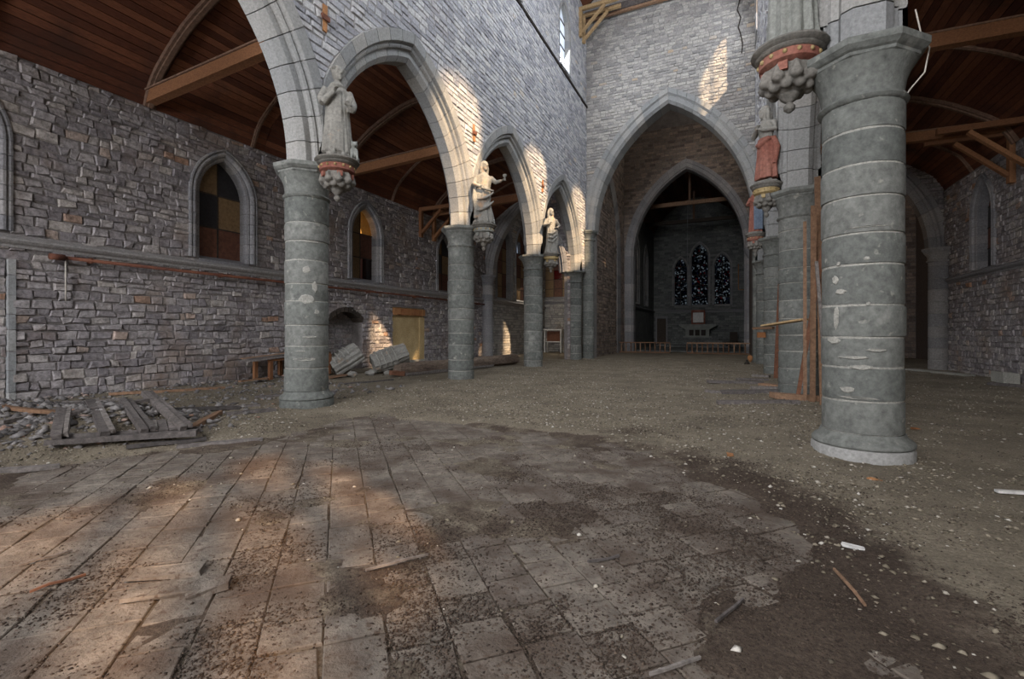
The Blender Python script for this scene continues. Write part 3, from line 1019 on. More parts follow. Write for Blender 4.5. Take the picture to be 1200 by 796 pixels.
def robe_loft(mb, prof, folds=11, amp=.09, phase=0., seg=44, lean=(0, 0), twist=1.2, lift=None):
    rings = []
    zmax = prof[-1][0]
    for z, rx, ry, cx, cy in prof:
        ring = []
        for k in range(seg):
            a = 2 * pi * k / seg
            am = amp * (1 - .75 * z / zmax)
            q = 1 + am * sin(folds * a + phase + twist * z) + am * .5 * sin((folds * 2 - 3) * a + 2 * phase - twist * z)
            ring.append(Vector((cx + rx * q * cos(a), cy + ry * q * sin(a), z)))
        rings.append(ring)
    mb.loft(rings)


def hand(mb, p, d, s=1.0):
    """palm, four fingers and a thumb along direction d"""
    p, d = Vector(p), Vector(d).normalized()
    side = d.cross(Vector((0, 0, 1)))
    if side.length < .2: side = Vector((1, 0, 0))
    side.normalize()
    up = side.cross(d)
    q = d.to_track_quat('Z', 'Y').to_matrix()
    mb.ball(p + d * .035 * s, (.042 * s, .026 * s, .05 * s), 8, 6, q)
    for i, L in enumerate((.055, .068, .064, .05)):
        b = p + d * .07 * s + side * (i - 1.5) * .021 * s
        mb.tube([b, b + d * L * .6 * s, b + d * L * .9 * s - up * L * .4 * s], [.012 * s, .011 * s, .009 * s], 6)
    mb.tube([p + d * .02 * s + side * .035 * s, p + d * .06 * s + side * .065 * s, p + d * .085 * s + side * .06 * s], [.014 * s, .012 * s, .010 * s], 6)


def head(mb, c, yaw=0., hair='short', tilt=0., s=1.08):
    c = Vector(c)
    rz = (Matrix.Rotation(yaw, 3, 'Z') @ Matrix.Rotation(tilt, 3, 'X')) * s
    def P(x, y, z): return c + rz @ Vector((x, y, z))
    mb.ball(c, (.082, .098, .125), 14, 10, rz)
    mb.ball(P(0, -.035, -.07), (.055, .06, .065), 10, 8, rz)          # jaw
    mb.tube([P(0, -.09, .02), P(0, -.115, -.022), P(0, -.098, -.032)], [.012, .020, .014], 6)  # nose
    for sx in (-1, 1):
        mb.ball(P(sx * .034, -.088, .034), (.028, .016, .012), 7, 5, rz)   # brow
        mb.ball(P(sx * .032, -.086, .010), (.014, .012, .010), 7, 5, rz)   # eye
        mb.ball(P(sx * .084, .005, -.005), (.014, .024, .034), 7, 5, rz)   # ear
    mb.ball(P(0, -.092, -.062), (.026, .014, .010), 7, 5, rz)             # mouth
    mb.ball(P(0, -.075, -.105), (.022, .022, .018), 7, 5, rz)
    if hair == 'short':
        for k in range(12):
            a = 2 * pi * k / 12
            if sin(a) > -.75: mb.ball(P(.078 * cos(a), .088 * sin(a) + .012, .055), .034, 7, 5)
        mb.ball(P(0, .03, .07), (.075, .08, .065), 10, 7, rz)
    elif hair == 'long':
        mb.ball(P(0, .02, .055), (.098, .105, .085), 10, 7, rz)
        for sx in (-1, 1):
            mb.tube([P(sx * .08, .02, .05), P(sx * .105, .02, -.06), P(sx * .10, .03, -.18), P(sx * .08, .05, -.27)], [.04, .045, .042, .02], 7)
        mb.tube([P(0, .08, .05), P(0, .11, -.1), P(0, .10, -.26)], [.06, .07, .04], 8)
    elif hair == 'veil':
        mb.ball(P(0, .02, .04), (.105, .115, .11), 10, 7, rz)
        mb.tube([P(0, .06, .06), P(0, .10, -.1), P(0, .10, -.3)], [.08, .11, .12], 10)
    mb.tube([P(0, .01, -.08), P(0, .02, -.2)], [.05, .06], 8)


def statue_parts(kind):
    """returns {part name: (MB, material)}; local front is -Y, feet at z = 0"""
    b = MB()
    parts = {}
    if kind == 'friar':
        robe_loft(b, [(.10, .25, .20, 0, 0), (.3, .235, .19, 0, 0), (.6, .21, .175, 0, 0), (.9, .20, .165, 0, 0), (1.1, .215, .16, 0, 0), (1.27, .195, .135, 0, .01), (1.36, .15, .10, 0, .01), (1.41, .085, .08, 0, .01)], 12, .10)
        b.lathe((0, .01, 1.36), [(.12, -.03), (.15, .0), (.13, .04), (.09, .07)], 14)
        head(b, (.0, -.03, 1.60), yaw=.45, hair='short', s=1.16)
        b.tube([(-.20, 0, 1.29), (-.29, -.05, 1.08), (-.26, -.13, .98)], [.07, .068, .075], 9)
        b.tube([(-.26, -.13, .98), (-.15, -.21, 1.10), (-.08, -.23, 1.17)], [.075, .055, .042], 9)
        hand(b, (-.09, -.23, 1.16), (.5, -.25, .8))
        b.tube([(.20, 0, 1.29), (.28, -.05, 1.05), (.24, -.16, .92)], [.07, .066, .07], 9)
        b.tube([(.24, -.16, .92), (.18, -.24, .96)], [.08, .045], 9)
        hand(b, (.18, -.23, .95), (-.5, -.5, .5))
        b.box((.17, -.27, 1.03), (.11, .05, .16), Matrix.Rotation(.3, 3, 'Y'))
        for q in range(11):
            an = -pi / 2 + (q - 5) * .27
            b.tube([(.19 * cos(an), .155 * sin(an), 1.02), (.215 * cos(an + .03), .18 * sin(an + .03), .6), (.26 * cos(an + (.05 if q % 2 else -.03)), .215 * sin(an), .12)], [.018, .03, .036], 7)
        # scapular panel
        b.loft([[Vector((x, y, z)) for x, y in ((-.05, -.165 - f), (.05, -.165 - f), (.05, -.12), (-.05, -.12))] for z, f in ((.16, .07), (.5, .045), (.9, .03), (1.25, .0))])
        for sx in (-1, 1): b.ball((sx * .09, -.17, .06), (.06, .11, .06), 8, 6)
        # small rocks and crouching figure at the feet
        for k in range(8): b.ball((rng.uniform(-.25, .25), rng.uniform(-.15, .15), .05), rng.uniform(.07, .1), 8, 6)
        parts['figure'] = (b, 'statue')
        d = MB()
        d.ball((.27, -.10, .14), (.08, .09, .13), 10, 8)
        d.ball((.28, -.14, .30), (.06, .07, .065), 10, 8)
        d.ball((.28, -.20, .28), (.03, .045, .03), 8, 6)
        for sx in (-1, 1): d.ball((.28 + sx * .045, -.11, .36), (.018, .02, .035), 6, 5)
        for sx in (-1, 1): d.tube([(.27 + sx * .04, -.14, .22), (.27 + sx * .05, -.2, .08), (.27 + sx * .05, -.22, .0)], [.035, .026, .022], 7)
        for sx in (-1, 1): d.ball((.27 + sx * .07, -.06, .05), (.05, .08, .06), 8, 6)
        hr = MB()
        for k in range(14):
            a_ = 2 * pi * k / 14
            if sin(a_ - .45) > -.62: hr.ball((.0 + .092 * cos(a_), -.03 + .105 * sin(a_) + .008, 1.665), (.032, .032, .038), 8, 6)
        parts['hair'] = (hr, 'soot_stone')
        parts['seated_hound'] = (d, 'statue_cool')
    elif kind == 'chalice':
        robe_loft(b, [(.06, .27, .22, .02, 0), (.3, .25, .20, .0, 0), (.6, .215, .185, -.03, 0), (.85, .21, .175, -.02, 0), (1.05, .17, .14, .0, 0), (1.22, .205, .145, .01, 0), (1.36, .20, .13, 0, .01), (1.45, .08, .075, 0, .01)], 8, .15, .7, twist=2.6)
        head(b, (.02, -.03, 1.64), yaw=.4, hair='long')
        for i, (z0_, ang) in enumerate(((.50, .6), (.78, .45), (1.0, -.25))):   # diagonal drapery rolls
            pts_ = [(-.24 + .48 * q, -.17 - .07 * sin(pi * q), z0_ + ang * (q - .5) * .5 - .06 * sin(pi * q)) for q in np.linspace(0, 1, 7)]
            b.tube(pts_, [.02, .035, .04, .045, .04, .03, .02], 7)
        b.tube([(.19, 0, 1.33), (.33, -.08, 1.20), (.47, -.14, 1.24)], [.08, .068, .045], 9)
        hand(b, (.47, -.14, 1.24), (.7, -.3, .5))
        b.lathe((.56, -.17, 1.24), [(.045, 0), (.045, .015), (.016, .03), (.016, .08), (.05, .11), (.065, .17), (.06, .18)], 10)
        b.tube([(-.19, 0, 1.33), (-.29, -.06, 1.10), (-.16, -.20, 1.02)], [.08, .075, .05], 9)
        hand(b, (-.16, -.2, 1.02), (.8, -.3, .1))
        b.tube([(-.25, -.02, 1.0), (-.28, -.05, .7), (-.24, -.1, .4), (-.27, -.1, .15)], [.06, .07, .06, .05], 8)
        for k in range(9): b.ball((rng.uniform(-.22, .22), rng.uniform(-.2, .1), .06), rng.uniform(.07, .11), 8, 6)
        parts['figure'] = (b, 'statue')
    elif kind == 'third':
        robe_loft(b, [(.05, .23, .19, 0, 0), (.3, .21, .17, .02, 0), (.6, .20, .165, .03, 0), (.9, .18, .15, .02, 0), (1.02, .15, .125, 0, 0), (1.2, .19, .14, -.01, 0), (1.34, .19, .125, 0, .01), (1.43, .08, .07, 0, .01)], 9, .13, .2, twist=1.9)
        head(b, (-.01, -.02, 1.61), yaw=.25, hair='long')
        b.tube([(.18, 0, 1.31), (.33, -.02, 1.10), (.20, -.13, .99)], [.075, .066, .045], 9)
        hand(b, (.2, -.13, .99), (-.8, -.4, .1))
        b.tube([(-.18, 0, 1.31), (-.28, -.04, 1.08), (-.14, -.19, 1.12)], [.075, .068, .045], 9)
        hand(b, (-.14, -.19, 1.12), (.6, -.3, .5))
        for q in range(3):
            b.tube([(-.2, -.13, .5 + q * .14), (-.02, -.2, .43 + q * .16), (.18, -.14, .62 + q * .13)], [.03, .045, .03], 7)
        b.tube([(.22, .0, .95), (.25, -.03, .6), (.21, -.05, .3)], [.05, .055, .04], 8)
        for sx in (-1, 1): b.ball((sx * .08, -.18, .04), (.05, .1, .05), 8, 6)
        parts['figure'] = (b, 'statue')
    elif kind == 'robed':
        robe_loft(b, [(.04, .27, .20, 0, 0), (.3, .255, .19, 0, 0), (.6, .235, .185, 0, 0), (.9, .215, .175, 0, 0), (1.15, .20, .15, 0, 0), (1.33, .20, .13, 0, .01), (1.43, .08, .075, 0, .01)], 10, .14, .4, twist=.6)
        head(b, (0, -.02, 1.62), yaw=-.2, hair='veil')
        b.tube([(.19, 0, 1.30), (.27, -.06, 1.06), (.08, -.21, 1.10)], [.08, .07, .045], 9)
        hand(b, (.08, -.21, 1.1), (-.5, -.3, .8))
        b.tube([(-.19, 0, 1.30), (-.27, -.06, 1.06), (-.08, -.21, 1.10)], [.08, .07, .045], 9)
        hand(b, (-.08, -.21, 1.1), (.5, -.3, .8))
        for sx in (-1, 1): b.ball((sx * .09, -.2, .03), (.05, .11, .045), 8, 6)
        parts['figure'] = (b, 'statue_cool')
    elif kind == 'martyr':
        for sx in (-1, 1):
            b.tube([(sx * .09, 0, .88), (sx * .10, -.05, .48), (sx * .10, .0, .07)], [.10, .07, .045], 9)
            b.ball((sx * .11, -.07, .04), (.045, .12, .045), 8, 6)
        b.loft([[Vector((rx * cos(2 * pi * k / 16), ry * sin(2 * pi * k / 16), z)) for k in range(16)] for z, rx, ry in ((.85, .16, .12), (1.0, .145, .11), (1.2, .18, .125), (1.36, .18, .11), (1.44, .08, .07))])
        head(b, (-.02, -.04, 1.60), yaw=-.35, hair='long')
        b.tube([(.18, 0, 1.33), (.29, -.06, 1.13), (.06, -.19, 1.16)], [.07, .056, .04], 9)
        hand(b, (.06, -.19, 1.16), (-.8, -.2, .4))
        b.tube([(-.18, 0, 1.33), (-.28, -.07, 1.12), (-.08, -.20, 1.22)], [.07, .056, .04], 9)
        hand(b, (-.08, -.2, 1.22), (.7, -.2, .5))
        parts['figure'] = (b, 'statue')
        r = MB()
        robe_loft(r, [(.12, .235, .185, 0, 0), (.35, .22, .18, .01, 0), (.65, .20, .17, .02, 0), (.9, .19, .155, .0, 0), (1.02, .18, .145, 0, 0)], 8, .15, .9, twist=1.5)
        r.tube([(-.19, -.06, .92), (-.02, -.19, .84), (.18, -.1, .98)], [.045, .06, .05], 8)
        r.tube([(.19, 0, 1.0), (.27, .0, .75), (.24, -.03, .4)], [.05, .075, .05], 8)
        parts['robe'] = (r, 'red_paint')
    elif kind == 'small':
        robe_loft(b, [(.04, .22, .18, 0, 0), (.4, .20, .165, 0, 0), (.85, .18, .15, 0, 0), (1.1, .185, .135, 0, 0), (1.25, .17, .11, 0, 0), (1.33, .07, .065, 0, 0)], 9, .12, .1)
        head(b, (0, -.02, 1.50), yaw=-.2, hair='short')
        b.tube([(.17, 0, 1.21), (.25, -.06, 1.0), (.08, -.19, 1.02)], [.07, .062, .04], 9)
        hand(b, (.08, -.19, 1.02), (-.6, -.2, .6))
        b.tube([(-.17, 0, 1.21), (-.25, -.06, 1.0), (-.1, -.19, .95)], [.07, .062, .04], 9)
        hand(b, (-.1, -.19, .95), (.6, -.3, .4))
        parts['figure'] = (b, 'red_paint')
        r = MB()
        for q in range(4): r.tube([(.2 - q * .035, .02 - q * .04, 1.15), (.24 - q * .035, -.0 - q * .045, .7), (.235 - q * .035, .0 - q * .045, .12)], [.045, .06, .05], 8)
        parts['cloak'] = (r, 'blue_paint')
    return parts


def statue(kind, x, y, z, rz, label, s=1.0, voxel=.015):
    t = tag(empty('statue', (x, y, z), rz), label, 'statue')
    t.scale = (s, s, s)
    for nm, (mb, mat) in statue_parts(kind).items():
        o = remeshed(mb, nm, mat, voxel, t)
    m = MB(); m.lathe((0, 0, -.0), [(.27, 0), (.275, .03), (.26, .055)], 8); m.build('plinth', 'soot_stone', t)
    return t


XS, XSR = -6.40, .68
corbel(XS, COLY[1], 4.44, 'red and gold painted corbel carrying the friar statue', 1.0)
statue('friar', XS, COLY[1], 4.44, R_(52), 'weathered stone friar statue with a book and a hound at its feet', .97)
corbel(XS, COLY[2], 4.42, 'carved grey corbel carrying the statue with a chalice', .95, band='statue_cool')
statue('chalice', XS, COLY[2], 4.42, R_(42), 'long-haired stone statue in swirling drapery holding out a chalice', 1.02)
corbel(XS, COLY[3], 4.42, 'sunlit carved corbel under the statue with a bent elbow', .9, band='gold_paint')
statue('third', XS, COLY[3], 4.42, R_(42), 'sunlit stone statue with one bent elbow by the last arcade arch', 1.02)
corbel(.60, COLY[1], 4.66, 'broad dark corbel with dull red band on the thick near column', 1.05)
statue('robed', .62, COLY[1], 4.66, R_(-60), 'grey robed statue above the thick near column', 1.1)
corbel(XSR, COLY[2], 4.64, 'corbel with gilt carving under the red-robed statue', .85, band='gold_paint')
statue('martyr', XSR, COLY[2], 4.64, R_(-45), 'bare-chested statue in a faded red robe', 1.0)
corbel(XSR, COLY[3], 4.58, 'small red corbel under the red and blue statue', .8)
statue('small', XSR, COLY[3], 4.58, R_(-45), 'small statue painted red and blue behind the red-robed one', 1.0)

# ------------------------------------------------------------------ aisle ceilings, ribs, tie beams, brackets
PROF = [(0, 6.45), (.27, 7.00), (.74, 7.43), (1.35, 7.85), (2.06, 8.18), (2.7, 8.40), (3.3, 8.50), (3.9, 8.50), (4.45, 8.38)]


def resample(pts, step):
    d = [0]
    for a, b in zip(pts[:-1], pts[1:]): d.append(d[-1] + math.dist(a, b))
    n = max(int(round(d[-1] / step)), 2)
    q = np.linspace(0, d[-1], n + 1)
    xs = np.interp(q, d, [p[0] for p in pts]); zs = np.interp(q, d, [p[1] for p in pts])
    return list(zip(xs, zs))


def fine(pts):
    """smooth the profile a little (Catmull-Rom)"""
    out = []
    P = [pts[0]] + list(pts) + [pts[-1]]
    for i in range(1, len(P) - 2):
        for t_ in np.linspace(0, 1, 5)[:-1]:
            p0, p1, p2, p3 = [np.array(P[j]) for j in (i - 1, i, i + 1, i + 2)]
            out.append(tuple(.5 * ((2 * p1) + (-p0 + p2) * t_ + (2 * p0 - 5 * p1 + 4 * p2 - p3) * t_ ** 2 + (-p0 + 3 * p1 - 3 * p2 + p3) * t_ ** 3)))
    out.append(tuple(pts[-1]))
    return out


def vault(name, prof, bays, label, step=.16, holes=None, shell_y=None):
    """boarded ceiling; prof is a list of (x, z) world points, boards run along Y"""
    c_ = empty(name, (0, 0, 0))
    tag(c_, label, 'ceiling', kind='structure')
    pr = fine(prof)
    pl = resample(pr, step)
    for (y0, y1) in bays:
        for (xa, za), (xb, zb_) in zip(pl[:-1], pl[1:]):
            tx, tz = xb - xa, zb_ - za
            L = sqrt(tx * tx + tz * tz); tx /= L; tz /= L
            nx, nz = (tz, -tx) if tz * 0 - tx < 0 else (-tz, tx)
            if nz > 0: nx, nz = -nx, -nz            # towards the room
            g = .006
            e = rng.uniform(-.006, .012)
            pts = [(xa + tx * g, za + tz * g), (xb - tx * g, zb_ - tz * g)]
            ins = [(x + nx * e, z + nz * e) for x, z in pts]
            outs = [(x - nx * .022, z - nz * .022) for x, z in pts]
            q = [ins[0], ins[1], outs[1], outs[0]]
            vs_ = [(x, y0 + .01, z) for x, z in q] + [(x, y1 - .01, z) for x, z in q]
            m = MB(); m.poly(vs_, [(0, 1, 2, 3), (7, 6, 5, 4), (0, 4, 5, 1), (1, 5, 6, 2), (2, 6, 7, 3), (3, 7, 4, 0)])
            m.build('board', 'ceil_wood', c_)
    m = MB()
    ys = shell_y or (bays[0][0], bays[-1][1])
    off = []
    for i, (x, z) in enumerate(pr):
        off.append((x, z + .06))
    n = len(off)
    vs_ = [(x, ys[0], z) for x, z in off] + [(x, ys[1], z) for x, z in off]
    m.poly(vs_, [(i, i + 1, n + i + 1, n + i) for i in range(n - 1)])
    m.build('roof_deck', 'dark_wood', c_)
    return c_, pr


def rib(prof, y, w, dpt, label, mat='rib_wood'):
    t = tag(empty('ceiling_rib', (prof[0][0], y, prof[0][1])), label, 'rib', 'curved ribs of the boarded ceilings')
    ox, oz = prof[0]
    def inner(dd):
        res = []
        for i, (x, z) in enumerate(prof):
            a = prof[max(i - 1, 0)]; b = prof[min(i + 1, len(prof) - 1)]
            tx, tz = b[0] - a[0], b[1] - a[1]
            L = math.hypot(tx, tz)
            nx, nz = -tz / L, tx / L
            if nz > 0: nx, nz = -nx, -nz
            res.append((x + nx * dd, z + nz * dd))
        return res
    for part, ww, d0, d1 in (('rib', w, .0, dpt), ('roll_moulding', w * .45, dpt, dpt * 1.45)):
        a, b = inner(d0), inner(d1)
        m = MB()
        rings = []
        for (xa, za), (xb, zb_) in zip(a, b):
            rings.append([Vector((xa - ox, -ww / 2, za - oz)), Vector((xa - ox, ww / 2, za - oz)), Vector((xb - ox, ww / 2, zb_ - oz)), Vector((xb - ox, -ww / 2, zb_ - oz))])
        m.loft(rings)
        m.build(part, mat, t)
    return t


def tie_beam(x0, x1, y, z0, z1, label, w=.2, h=.26):
    t = tag(empty('tie_beam', (x0, y, z0)), label, 'beam', 'tie beams of the aisles')
    m = MB(); m.bar((0, 0, 0), (x1 - x0, 0, z1 - z0), w, h, jit=.012)
    o = m.build('beam', 'beam_wood', t)
    m = MB(); m.bar((0, 0, h / 2 + .012), (x1 - x0, 0, z1 - z0 + h / 2 + .012), w * 1.25, .035); m.build('top_board', 'rib_wood', o)
    return t


PL = [(XA + dx, z) for dx, z in PROF]
bays = [(YW, -4.64), (-4.64, .86), (.86, 3.61), (3.61, 6.36), (6.36, 9.11), (9.11, 11.86), (11.86, 14.61), (14.61, 17.36), (17.36, 22.6)]
vault('ceiling', PL, bays[2:], 'dark red-brown boarded barrel ceiling over the statue-side aisle', .165, shell_y=(YW, 22.9))
PLf = fine(PL)
for i, (y, big) in enumerate(((0.86, 1), (3.61, 0), (6.2, 1), (8.75, 0), (11.86, 1), (14.61, 0), (17.36, 1), (20.0, 0))):
    rib(PLf, y, .20 if big else .10, .10 if big else .06, ('thick moulded ceiling rib' if big else 'thin ceiling rib') + ' of the statue-side aisle ' + ['before the blocked doorway', 'beside the first boarded window', 'above the friar statue column', 'above the tan, black and red boarded window', 'above the low blind niche', 'above the ochre door', 'above the orange bracket', 'nearest the aisle end arch'][i])
nmz = {0.86: 'at the blocked pale-jamb doorway', 6.2: 'above the column of the friar statue', 11.86: 'above the column of the chalice statue', 17.36: 'above the orange wall bracket'}
for y in (0.86, 6.2, 11.86, 17.36):
    tie_beam(XA - .02, XL - HW + .02, y, 6.62, 6.80, 'heavy orange-brown tie beam across the statue-side aisle ' + nmz[y])

PR_ = [(XB - dx * 1.205, z + .10) for dx, z in PROF]
# boards stop before the westernmost bays; an added part-glazed deck covers those
vault('ceiling', PR_, bays[2:], 'dark red-brown boarded barrel ceiling over the plank-side aisle', .165, shell_y=(.7, 22.9))
PRf = fine(PR_)
RL = ['over the thick near column', 'between the near column and the boarded column', 'over the boarded column', 'before the strutted wall post', 'over the strutted wall post', 'nearest the aisle end arch']
for i, (y, big) in enumerate(((-7.4, 0), (-6.4, 1), (-5.5, 0), (-4.64, 1), (-3.7, 0), (-2.9, 1), (-1.9, 1), (-1.0, 0), (0.86, 1), (3.61, 0), (6.36, 1), (9.11, 0), (11.86, 1), (14.61, 0), (17.36, 1), (20.0, 0))):
    rib(PRf, y, .20 if big else .10, .10 if big else .06, ('thick moulded ceiling rib' if big else 'thin ceiling rib') + ' of the plank-side aisle ' + (RL[i - 10] if i >= 10 else 'under the added roof glazing'))
M['added_rooflight'] = clear_glass('added_sun_dimming_glass', (.22, .18, .14))  # unseen glazing added for the floor sun patch, tinted to dim the sun
t = tag(empty('added_rooflight', (0, 0, 0)), 'added unseen roof glazing that lets dimmed sun onto the nave floor', 'added_rooflight', kind='structure')
ry = [YW, -7.4, -6.4, -5.5, -4.64, -3.7, -2.9, -1.9, -1.0, .75]
n = len(PRf)
deck = MB()
for y0_, y1_ in zip(ry[:-1], ry[1:]):
    glz = [i for i in range(n - 1) if 3.2 < (PRf[i][0] + PRf[i + 1][0]) / 2 < 5.7 and -6.5 < (y0_ + y1_) / 2 < -2.2]
    for i in range(n - 1):
        (xa, za), (xb, zb_) = PRf[i], PRf[i + 1]
        q = [(xa, y0_, za + .02), (xb, y0_, zb_ + .02), (xb, y1_, zb_ + .02), (xa, y1_, za + .02)]
        if i in glz:
            m = MB(); m.poly(q, [(0, 1, 2, 3)]); m.build('pane', 'added_rooflight', t)
        else:
            deck.poly(q, [(0, 1, 2, 3)])
deck.build('roof_deck', 'dark_wood', t)
for k, y in enumerate((-1.35, -2.2, -3.0)):  # unseen posts added to cast dark streaks across the floor
    t = tag(empty('added_shadow_post', (2.6, y, 0)), 'added unseen timber post casting shadow streaks on the floor', 'shadow_post', 'added streak-casting posts')
    m = MB(); m.tube([(0, 0, .1), (0, 0, 8.1)], .12, 10); m.build('post', 'brown_wood', t, True)
    m = MB(); m.box((0, 0, .08), (.5, .4, .1)); m.build('sole_plate', 'grey_wood', t)
nmr = {6.36: 'above the thick near column', 11.86: 'above the column behind the leaning boards', 17.36: 'above the strutted wall post'}
for y in (6.36, 11.86, 17.36):
    tie_beam(XB + .02, XR + HW - .02, y, 6.98, 7.08, 'heavy dark orange tie beam across the plank-side aisle ' + nmr[y])


def bracket(x, y, z, sx, label, dy=(0, .95), mat='beam_wood', s=1.0):
    t = tag(empty('roof_bracket', (x, y, z)), label, 'bracket')
    for d in dy:
        m = MB(); m.bar((sx * .09, d, -1.25 * s), (sx * .09, d, .05), .14, .16, up=(0, 1, 0), jit=.006); m.build('wall_post', mat, t)
        m = MB(); m.bar((sx * .15, d, -1.05 * s), (sx * 1.15 * s, d, -.12), .11, .13, up=(0, 1, 0), jit=.006); m.build('brace', mat, t)
        m = MB(); m.bar((-sx * .0, d, -.02), (sx * 1.75 * s, d, -.02), .14, .15, jit=.008); m.build('bracket_arm', mat, t)
    return t


bracket(XA, 16.4, 6.55, 1, 'orange timber bracket with parallel braces on the aisle wall above the ochre door', s=.95)
bracket(XB, 17.5, 6.86, -1, 'orange timber wall post with diagonal struts beside the narrow right-hand aisle window', s=1.12, dy=(0, -.9))

# nave roof: boarded slopes with tie beams, corner bracket
vault('ceiling', [(XLF - .3, ZTOP - .1), (-5.2, 19.3), (-2.93, 20.6), (-.7, 19.3), (XRF + .3, ZTOP - .1)], [(5, 14.3), (14.3, 23.5)], 'dark boarded nave roof high above the arcades', .34, shell_y=(YW, YE + .1))
for y in (3.7, 9.2, 14.7, 20.2):
    pass
t = tag(empty('roof_beam', (XLF, YE - .3, 17.35)), 'grey horizontal roof beam at the top of the gable wall', 'beam')
m = MB(); m.bar((0, 0, 0), (7.7, 0, 0), .25, .32, jit=.01); m.build('beam', 'grey_wood', t)
m = MB(); m.bar((0, 0, -.22), (7.7, 0, -.22), .16, .10); m.build('under_plate', 'brown_wood', t)
bracket(XLF, 22.35, 17.15, 1, 'pale timber corner bracket high beside the nave window', dy=(0, .55), mat='pale_wood', s=1.1)

# ------------------------------------------------------------------ right aisle wall
FR = ('X', XB, -1)
win_b = [Arch(y, .50, 5.0, .95, 3.35) for y in (8.4, 13.9, 19.3)]
wr = wall_body('wall_right', FR, YW, 22.9, -.1, 6.9, win_b, .75, 'mortar_dark', off=.02)
tag(wr, 'brownish rubble outer wall of the plank-side aisle with narrow windows', 'wall', kind='structure')
stones(wr, FR, 11.0, 22.4, 0, 6.52, [Grow(w, .27) for w in win_b], 0, 'rubble', ch=(.10, .19), wl=(.14, .38), gap=.012, proud=(.004, .045), jit=.024, seed=41, warm=.04, irr=1.1)
for i, A in enumerate(win_b):
    window('window_%d' % (31 + i), FR, A, ['narrow pointed window of the plank-side aisle beside the thick near column', 'narrow pointed window of the plank-side aisle behind the thick near column', 'narrow pointed window with dark panes beside the strutted wall post'][i],
           4, 2, lambda r, c: 'glass_red' if (r, c) == (2, 0) else ('board_dark' if (r + c) % 2 else 'board_red'), deep=-.28)
m = MB(); m.prism([(p, q) for p, q in SC], (XB, YW, 3.22), (XB, 22.3, 3.22)); m.build('trim_3', 'frame_stone')
tag(bpy.data.objects['trim_3'], 'moulded string course under the narrow windows of the plank-side aisle', 'string course', kind='structure')

# ------------------------------------------------------------------ arches closing the aisles (towards the transepts)
def aisle_end(name, F, u0, u1, A, zt, label, arch_label, mat_st, seed):
    w = tag(wall_body(name, F, u0, u1, -.1, zt, [A], .7, 'mortar_dark', off=.34), label, 'wall', kind='structure')
    stones(w, F, u0, u1, 0, zt, [Grow(A, .5)], 0, mat_st, ch=(.13, .2), wl=(.22, .5), seed=seed, nparts=120)
    t = tag(empty('cross_arch', (0, 0, 0)), arch_label, 'arch', kind='structure')
    sec = [(0, -.55), (0, -.15), (.10, -.06), (.2, -.05), (.22, .0), (.28, .04), (.34, .0), (.36, .05), (.5, .05), (.52, -.02), (.52, -.68), (.10, -.66)]
    arch_ring(t, F, A, sec, 10, mat='frame_stone')
    return w


FEL, FER = ('Y', 22.3, -1), ('Y', 22.3, -1)
AEL = Arch((XA + XL - HW) / 2 - .0, (XL - HW - XA) / 2 - .35, 4.35, 3.5, -.2)
AER = Arch((XB + XR + HW) / 2, (XB - XR - HW) / 2 - .40, 4.4, 3.7, -.2)
aisle_end('wall_end_left', FEL, XA, XL - HW + .3, AEL, 8.7, 'rubble wall over the aisle end arch behind the chalice statue', 'moulded pointed arch closing the statue-side aisle', 'rubble', 51)
aisle_end('wall_end_right', FER, XR + HW - .3, XB, AER, 8.9, 'rubble wall over the aisle end arch behind the near column', 'moulded pointed arch closing the plank-side aisle', 'rubble', 52)
respond('respond_column', XA + .20, 22.15, .30, 4.38, 'slender half column at the statue-side aisle end, right of the ochre door', 1, mat='frame_stone')
respond('respond_column', XB - .22, 22.10, .30, 4.42, 'slender half column at the plank-side aisle end wall corner', 1, mat='frame_stone')

# ------------------------------------------------------------------ transepts
FTL = ('X', XA, 1)
twin = [Arch(24.55, .85, 6.3, 1.5, 3.3), Arch(27.2, .95, 6.3, 1.5, 3.3)]
w = tag(wall_body('wall_transept_left', FTL, 22.9, 31.0, -.1, 11, twin, .75, 'mortar_dark', off=.02), 'pale transept wall with tall boarded windows beyond the aisle end arch', 'wall', kind='structure')
stones(w, FTL, 22.9, 31.0, 0, 9, [Grow(a, .27) for a in twin], 0, 'gable_stone', ch=(.13, .2), wl=(.22, .5), seed=61, nparts=80)
for i, A in enumerate(twin):
    window('window_%d' % (41 + i), FTL, A, ['tall boarded transept window next to the aisle end arch', 'tall boarded transept window next to the corner with the small table'][i], 6, 3,
           lambda r, c: ['board_red', 'board_dark', 'board_tan', 'board_tan'][(r * 3 + c * 2 + r * r) % 4] if (r, c) != (4, 1) else 'glass_dim2')
m = MB(); m.prism([(-p, q) for p, q in SC], (XA, 22.9, 3.1), (XA, 31, 3.1)); m.build('trim_4', 'frame_stone')
tag(bpy.data.objects['trim_4'], 'string course under the tall boarded transept windows', 'string course', kind='structure')
FTE = ('Y', 31.0, -1)
te = Arch(-11.0, .95, 5.6, 1.4, 3.75)
w = tag(wall_body('wall_transept_end', FTE, XA, -7.3, -.1, 11, [te], .6, 'mortar_dark', off=.02), 'sunlit transept end wall behind the small table', 'wall', kind='structure')
stones(w, FTE, XA, -7.3, 0, 9, [Grow(te, .27)], 0, 'gable_stone', ch=(.13, .2), wl=(.22, .5), seed=62, nparts=60)
window('window_43', FTE, te, 'transept end window with red and amber panes above the small table', 5, 3, lambda r, c: 'glass_red' if (r * 2 + c) % 5 in (0, 3) and r > 1 else ('board_tan' if c != 1 else 'board_red'))
